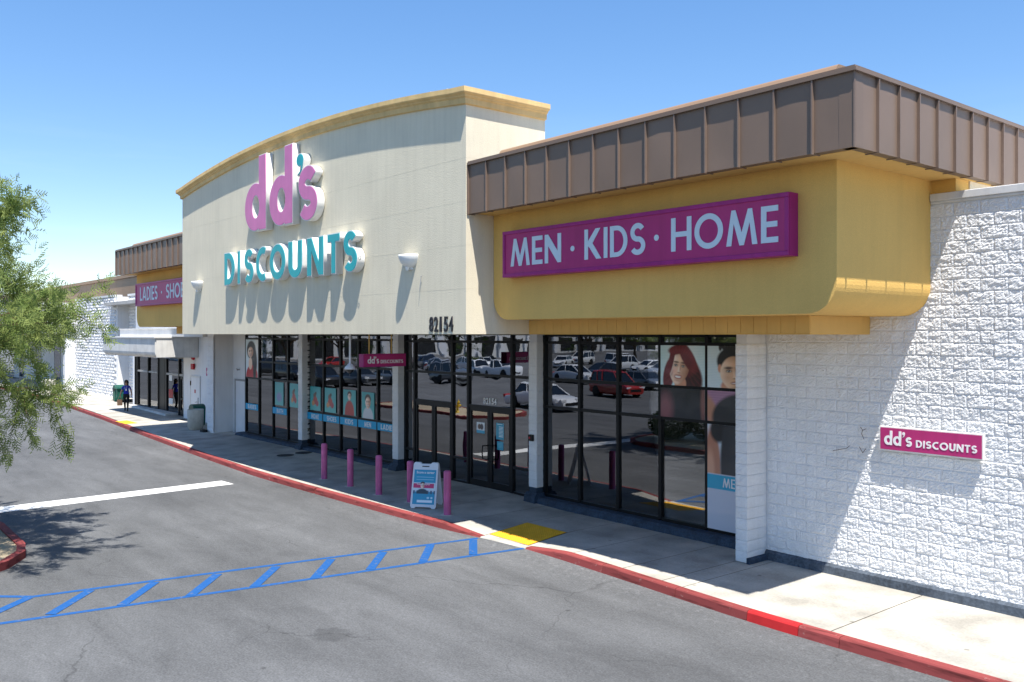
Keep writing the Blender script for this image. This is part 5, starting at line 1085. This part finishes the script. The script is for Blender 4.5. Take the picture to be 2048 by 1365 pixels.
# ------------------------------------------------------------------ woman walking on the sidewalk
def skin_body(name, joints, edges, mats, classify, parent, sub=2):
    me = bpy.data.meshes.new(name); me.from_pydata([j[0] for j in joints], edges, []); o = bpy.data.objects.new(name, me); C.objects.link(o)
    sk = o.modifiers.new('skin', 'SKIN'); lay = me.skin_vertices[0] if me.skin_vertices else None
    if lay is None:
        bm = bmesh.new(); bm.from_mesh(me); bm.verts.layers.skin.verify(); bm.to_mesh(me); bm.free(); lay = me.skin_vertices[0]
    for i, j in enumerate(joints): lay.data[i].radius = j[1] if isinstance(j[1], tuple) else (j[1], j[1])
    lay.data[0].use_root = True
    ss = o.modifiers.new('sub', 'SUBSURF'); ss.levels = sub; ss.render_levels = sub
    m2 = bpy.data.meshes.new_from_object(o.evaluated_get(bpy.context.evaluated_depsgraph_get())); bpy.data.objects.remove(o); m2.name = name; m2.materials.clear()
    for m_ in mats: m2.materials.append(m_)
    for p in m2.polygons: p.use_smooth = True; p.material_index = classify(p.center)
    return obj(name, m2, parent=parent)
SKINM = mat('skin', (.48,.27,.18), .55, .05, 10); BLUE = mat('blue_shirt', (.012,.025,.36), .75, .15, 8); PANT = mat('black_trousers', (.010,.010,.012), .8, .2, 8); HAIR = mat('dark_hair', (.02,.012,.009), .5, .3, 12); TAN = mat('tan_bag', (.55,.30,.16), .6, .1, 8)
pe = empty('person', (-50.8, 14.55, .205), (0,0,R(68)), label='person in a blue top and black trousers walking with sunglasses on', cat='person')
J = [((0,0,.92),(.15,.11)),((0,.01,1.06),(.135,.095)),((0,.01,1.22),(.155,.10)),((0,.015,1.34),(.14,.085)),((0,.01,1.41),.052),((0,-.01,1.47),.055),((0,-.015,1.55),(.075,.088)),((0,-.01,1.61),(.06,.07)),
 ((.17,.015,1.33),.055),((.235,.03,1.12),.043),((.27,-.05,.93),.032),((.275,-.09,.86),.03),((-.17,.015,1.33),.055),((-.245,.05,1.12),.043),((-.30,.03,.92),.032),((-.31,.02,.84),.03),
 ((.085,.0,.84),.10),((.085,-.10,.48),.066),((.08,-.12,.14),.042),((.08,-.12,.06),.045),((.08,-.24,.03),.035),((-.085,.01,.84),.10),((-.085,.03,.48),.066),((-.08,.16,.16),.042),((-.08,.19,.09),.045),((-.08,.09,.03),.035)]
Eg = [(0,1),(1,2),(2,3),(3,4),(4,5),(5,6),(6,7),(3,8),(8,9),(9,10),(10,11),(3,12),(12,13),(13,14),(14,15),(0,16),(16,17),(17,18),(18,19),(19,20),(0,21),(21,22),(22,23),(23,24),(24,25)]
def clsf(c):
    x, y, z = c
    if z < .11: return 3
    if abs(x) > .2: return 1 if z > 1.18 else 0
    if z > 1.40: return 0
    return 1 if z > .95 else 2
skin_body('body', J, Eg, [SKINM, BLUE, PANT, M['black']], clsf, pe)
hb = MB().lathe([(0,1.71),(.06,1.70),(.10,1.66),(.115,1.58),(.11,1.48),(.115,1.38),(.07,1.34),(0,1.33)], 14); hb.v = [(x, (y*.95+.05 if z > 1.62 else y*.7+.07), z) for x, y, z in hb.v]; obj('hair', hb, HAIR, pe)
obj('sunglasses', MB().box(-.075,-.008,-.112,-.09,1.555,1.59).box(.008,.075,-.112,-.09,1.555,1.59).box(-.008,.008,-.108,-.1,1.575,1.585), 'black', pe)
obj('nose', MB().add([(-.014,-.1,1.53),(.014,-.1,1.53),(0,-.125,1.535),(0,-.1,1.57)],[(0,1,2),(0,2,3),(1,3,2)]), SKINM, pe); obj('mouth', MB().box(-.026,.026,-.101,-.09,1.495,1.507), M['redkerb'], pe)
obj('name_badge', MB().box(-.035,.035,-.125,-.115,1.12,1.22).box(-.06,-.05,-.125,-.1,1.2,1.36).box(.03,.04,-.125,-.1,1.2,1.36), 'printwhite', pe)
for sx, (hx, hy_, hz) in ((1,(.275,-.09,.84)),(-1,(-.31,.02,.82))):
    hn = MB()
    for k in range(4): hn.cyl((hx-.018+k*.012, hy_-.01, hz+.01), (hx-.018+k*.012, hy_-.025, hz-.06-.012*(1.5-abs(k-1.5))), .009, .006, 6)
    hn.cyl((hx-.02*sx, hy_-.02, hz+.02), (hx-.035*sx, hy_-.05, hz-.03), .01, .007, 6); obj('fingers', hn, SKINM, pe)
hbag = empty('hand_bag', (-51.0, 14.27, .52), (0,0,R(68)), label='tan paper bag held by the walking person', cat='bag'); obj('bag', chbox(-.13,.13,-.06,.06,0,.34,.015), TAN, hbag); obj('strap', MB().cyl((-.08,0,.34),(-.03,0,.50),.008,n=6).cyl((.08,0,.34),(.03,0,.50),.008,n=6).cyl((-.03,0,.5),(.03,0,.5),.008,n=6), TAN, hbag)
